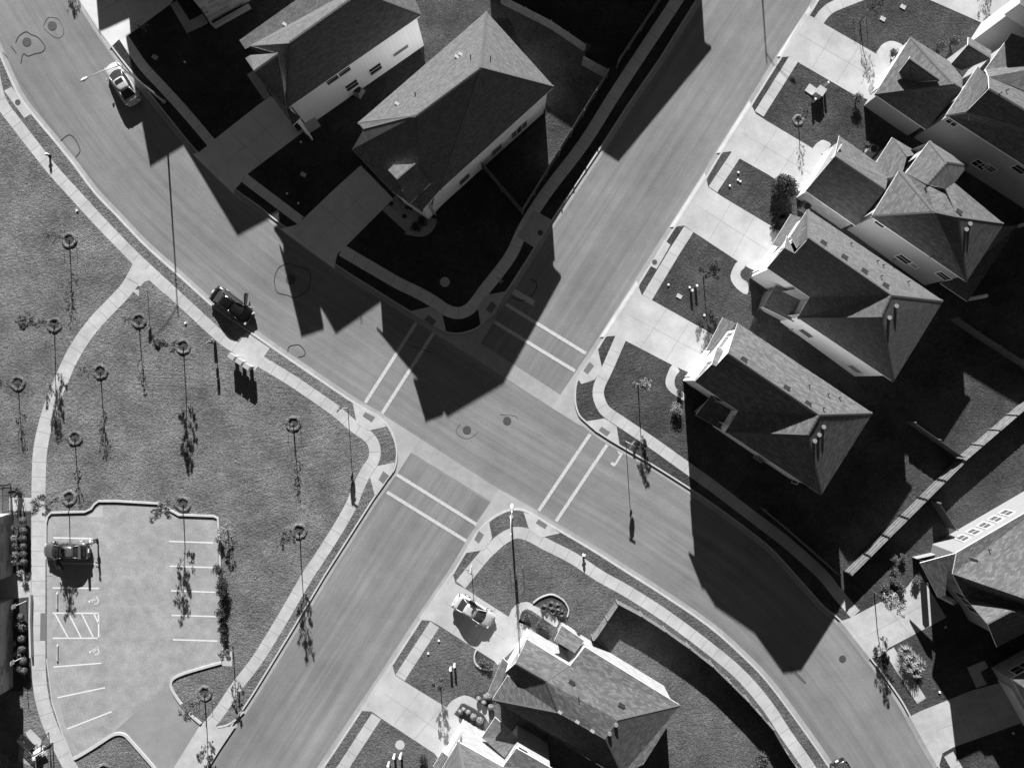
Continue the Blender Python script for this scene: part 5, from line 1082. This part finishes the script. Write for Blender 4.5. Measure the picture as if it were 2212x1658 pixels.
    mesh_obj('wiper',bm,M['black'],r)
    if door:
        sd=door; bm=bmesh.new(); h=Vector((.98*k,sd*W,.0)); ang=sd*R(62); dr=Vector((-math.cos(ang),math.sin(ang) ,0)); dr=Vector((-math.cos(R(62)),sd*math.sin(R(62)),0)); rz=math.atan2(dr.y,dr.x)
        box(bm,h+dr*.55+Vector((0,0,.62)),(1.08,.09,.62),rz); dd=mesh_obj('door',bm,M[paint],r)
        bm=bmesh.new(); tube(bm,[h+dr*.05+Vector((0,0,.93)),h+dr*.45+Vector((0,0,1.36)),h+dr*1.0+Vector((0,0,1.38)),h+dr*1.08+Vector((0,0,.93))],.025,6); mesh_obj('window_frame',bm,M[paint],dd)
        bm=bmesh.new(); poly(bm,[h+dr*.1+Vector((0,0,.95)),h+dr*.46+Vector((0,0,1.34)),h+dr*.98+Vector((0,0,1.36)),h+dr*1.05+Vector((0,0,.95))]); mesh_obj('pane',bm,M['glass'],dd)
    if trunk:
        bm=bmesh.new(); box(bm,(-1.98*k,0,.985),(.40,1.15,.04)); box(bm,(-2.0*k,-.2,1.0),(.3,.05,.06),.3); mesh_obj('boot_well_shade',bm,M['black'],r)  # black slab stands in for the dark inside of the open boot
        bm=bmesh.new(); box(bm,(-1.78*k,0,1.27),(.09,1.3,.58)); box(bm,(-1.86*k,0,1.55),(.24,1.25,.06)); mesh_obj('boot_lid',bm,M[paint],r)
    return r
car('white sedan with a dark sunroof parked at the kerb under the street lamp',271,185.5,math.atan2(.85,-.53),'car_white',4.55,1.8,sunroof=True)
car('black sedan with a door open parked at the park kerb',506,661,math.atan2(-.60,.80),'car_black',4.6,1.85,door=1)
car('grey sedan with open boot and open front door in the parking lot',151,1187,math.pi+R(1),'car_grey',4.4,1.8,'lot',sunroof=True,door=1,trunk=True)
car('white compact sedan on the driveway of the light roofed house',1024,1315.5,math.atan2(-.52,.855),'car_white',4.3,1.78,'lot')
car('dark tall car cut off by the bottom edge of the street',1826,1682,math.atan2(-.88,.47),'car_black',4.7,1.9,'suv')
# ======================= PERSON =======================
def skin_mesh(name,verts,edges,radii,m,parent,sub=2,root=0):
    me=bpy.data.meshes.new(name); me.from_pydata(verts,edges,[]); o=bpy.data.objects.new(name,me); C.objects.link(o); o.parent=parent
    md=o.modifiers.new('skin','SKIN'); md.use_smooth_shade=True; 
    if not me.skin_vertices: me.skin_vertices.new()
    for i,rr in enumerate(radii):
        sv=me.skin_vertices[0].data[i]; sv.radius=(rr,rr) if not isinstance(rr,tuple) else rr; sv.use_root=(i==root)
    o.modifiers.new('sub','SUBSURF').levels=sub; o.modifiers['sub'].render_levels=sub
    dg=bpy.context.evaluated_depsgraph_get(); nm=bpy.data.meshes.new_from_object(o.evaluated_get(dg)); o.modifiers.clear(); o.data=nm; nm.materials.clear(); nm.materials.append(M[m])
    for p in nm.polygons: p.use_smooth=True
    return o
def person(label,x,y,rz):
    """standing, local +x is where the person faces; forearms raised in front"""
    r=thing('person',label,'person',P(x,y,.13),rz); V=[];E=[];Rr=[]
    def v(p,rad): V.append(p); Rr.append(rad); return len(V)-1
    pel=v((0,0,.98),(.15,.11)); sp=v((-.01,0,1.2),(.145,.10)); ch=v((0,0,1.38),(.17,.115)); nk=v((.0,0,1.53),.06); hb=v((.02,0,1.60),.075); hd=v((.03,0,1.70),(.085,.10)); ht=v((.02,0,1.79),.07)
    E+= [(pel,sp),(sp,ch),(ch,nk),(nk,hb),(hb,hd),(hd,ht)]
    for s in (-1,1):
        hip=v((0,s*.10,.93),.095); kn=v((.04 if s>0 else .0,s*.11,.50),.06); an=v((-.03 if s>0 else -.05,s*.115,.09),.04); toe=v((.15,s*.14,.04),.035); E+=[(pel,hip),(hip,kn),(kn,an),(an,toe)]
        sh=v((0,s*.20,1.44),.065); el=v((.03,s*.27,1.16),.043); wr=v((.24,s*.21,1.08),.03); pm=v((.31,s*.19,1.08),(.036,.02)); E+=[(ch,sh),(sh,el),(el,wr),(wr,pm)]
    skin_mesh('body',V,E,Rr,'skin',r,2,0)
    for s in (-1,1):            # five unequal, bent fingers and a thumb on each hand
        for k,ln in enumerate((.066,.075,.07,.055)):
            b=Vector((.325,s*(.19-.03+.02*k),1.08)); bm=bmesh.new(); tube(bm,[b,b+Vector((ln*.55,0,.0)),b+Vector((ln*.95,0,-.02)),b+Vector((ln*1.05,0,-.045))],[.010,.009,.008,.006],6); mesh_obj('finger',bm,M['skin'],r)
        bm=bmesh.new(); b=Vector((.28,s*.155,1.085)); tube(bm,[b,b+Vector((.03,-s*.03,.01)),b+Vector((.06,-s*.035,.0))],[.012,.011,.008],6); mesh_obj('thumb',bm,M['skin'],r)
    bm=bmesh.new(); bmesh.ops.create_uvsphere(bm,u_segments=16,v_segments=10,radius=1,matrix=Matrix.Translation((.01,0,1.76))@Matrix.Diagonal((.112,.10,.105,1)))
    bmesh.ops.delete(bm,geom=[q for q in bm.verts if q.co.z<1.70 and q.co.x>.02],context='VERTS'); mesh_obj('hair',bm,M['hair'],r,True)
    bm=bmesh.new(); tube(bm,[(.105,0,1.715),(.145,0,1.685)],[.012,.018],6); box(bm,(.112,0,1.645),(.02,.05,.012)); mesh_obj('nose_and_mouth',bm,M['skin'],r)
    for s in (-1,1):
        bm=bmesh.new(); bmesh.ops.create_icosphere(bm,subdivisions=1,radius=.014,matrix=Matrix.Translation((.112,s*.035,1.715))); mesh_obj('eye',bm,M['black'],r)
        bm=bmesh.new(); bmesh.ops.create_icosphere(bm,subdivisions=2,radius=.03,matrix=Matrix.Translation((.02,s*.10,1.70))@Matrix.Diagonal((.8,.4,1.1,1))); mesh_obj('ear',bm,M['skin'],r)
    # shirt and trousers follow the body
    V.clear();E.clear();Rr.clear(); a=v((0,0,.93),(.165,.13)); b=v((-.01,0,1.18),(.16,.115)); c=v((0,0,1.38),(.19,.13)); E+=[(a,b),(b,c)]; n_=v((0,0,1.49),.08); E+=[(c,n_)]
    for s in (-1,1):
        sh=v((0,s*.205,1.44),.078); el=v((.02,s*.262,1.2),.062); E+=[(c,sh),(sh,el)]
    skin_mesh('shirt',V,E,Rr,'shirt',r,2,0)
    V.clear();E.clear();Rr.clear(); a=v((0,0,.98),(.16,.125)); 
    for s in (-1,1):
        hip=v((0,s*.10,.90),.11); kn=v((.04 if s>0 else .0,s*.11,.50),.078); an=v((-.03 if s>0 else -.05,s*.115,.10),.062); E+=[(a,hip),(hip,kn),(kn,an)]
    skin_mesh('trousers',V,E,Rr,'trousers',r,2,0)
    for s in (-1,1):
        bm=bmesh.new(); box(bm,(.045,s*.13,.045),(.27,.10,.09),s*.12,taper=.8); mesh_obj('shoe',bm,M['black'],r)
person('person in a light shirt standing at the open boot of the grey car',211,1166,math.pi+.25)
# ======================= PLAY CORNER, lower left =======================
sheet('concrete_pad',zc(0,1760,10.43,'640 740,800 640,1130 970,1000 1110,850 1000'),.133,M['conc_white'])
sheet('gravel_bed',zc(0,1760,10.43,'520 790,600 800,900 1100,1230 1080,1240 1330,760 1590,480 1470,500 1050'),.127,M['gravel'])
def bench(x,y,rz,lb):
    r=thing('park_bench',lb,'bench',P(x,y,ZB),rz)
    bm=bmesh.new()
    for i in range(4): box(bm,(0,-.18+.12*i,.45),(1.8,.1,.035))
    mesh_obj('seat',bm,M['dark_metal'],r); bm=bmesh.new()
    for i in range(4): box(bm,(0,-.27-.03*i,.55+.11*i),(1.8,.03,.09))
    mesh_obj('backrest',bm,M['dark_metal'],r)
    for sx in (-.8,.8):
        bm=bmesh.new(); tube(bm,[(sx,.2,0),(sx,.2,.64),(sx,-.24,.66),(sx,-.32,.9)],.03,6); tube(bm,[(sx,-.2,0),(sx,-.24,.66)],.03,6); mesh_obj('leg',bm,M['dark_metal'],r)
p_=zc(0,1760,10.43,'770 930')[0]; bench(p_[0]+1,p_[1]-1,R(-44),'dark metal park bench on a pale pad in the lower left corner')
def machine(x,y):
    r=thing('exercise_machine','outdoor exercise machine with white seat and bent dark tubes at the lower left','exercise machine',P(x,y,ZB),R(25))
    bm=bmesh.new(); tube(bm,[(-.9,0,.0),(-.9,0,1.0),(-.6,0,1.9),(.3,0,2.2),(.9,0,1.9),(1.0,0,0)],.06,8); tube(bm,[(.9,0,1.9),(1.0,.9,1.2),(1.05,1.1,0)],.055,8); mesh_obj('frame',bm,M['dark_metal'],r)
    bm=bmesh.new(); box(bm,(-.1,-.1,.55),(.6,.55,.12),taper=.9); box(bm,(-.38,-.1,.85),(.1,.5,.55)); mesh_obj('seat',bm,M['white'],r)
    bm=bmesh.new(); tube(bm,[(-.1,-.1,.0),(-.1,-.1,.5)],.06,8); tube(bm,[(-.1,-.1,.1),(.9,0,.1)],.05,8); mesh_obj('base',bm,M['dark_metal'],r)
    for s in (-1,1): bm=bmesh.new(); tube(bm,[(.45,s*.3-.1,.5),(.4,s*.3-.1,1.15),(.1,s*.3-.1,1.25)],.03,6); mesh_obj('handlebar',bm,M['steel'],r)
p_=zc(0,1760,10.43,'1120 1130')[0]; machine(p_[0]+2,p_[1]-2)
def bin_(x,y):
    r=thing('litter_bin','round dark litter bin beside the exercise machine at the lower left','litter bin',P(x,y,ZB)); bm=bmesh.new(); cyl(bm,(0,0,0),.26,.85,18,.3); mesh_obj('body',bm,M['dark_metal'],r)
    bm=bmesh.new(); tube(bm,[(.3*math.cos(a),.3*math.sin(a),.87) for a in [i*.5236 for i in range(13)]],.03,6); mesh_obj('rim',bm,M['steel'],r); bm=bmesh.new(); cyl(bm,(0,0,.8),.2,.1,14); mesh_obj('liner',bm,M['white'],r)
p_=zc(0,1760,10.43,'1010 1290')[0]; bin_(p_[0]+1,p_[1]-1)
bush('tangled shrub at the very bottom of the left edge',14,1640,.7,.9,'leaf_pale',None,.08)
bm=bmesh.new()
r=thing('waste_cart','dark wheeled waste cart at the garage corner of the pale sided house','waste cart',P(646,274,ZB),.6)
box(bm,(0,0,.5),(.55,.6,.9),taper=1.08); mesh_obj('body',bm,M['dark_metal'],r); bm=bmesh.new(); box(bm,(0,0,.98),(.62,.68,.07)); mesh_obj('lid',bm,M['black'],r)
for s in (-1,1): bm=bmesh.new(); tube(bm,[(s*.28,-.3,.12),(s*.33,-.3,.12)],.12,12); mesh_obj('wheel',bm,M['black'],r)
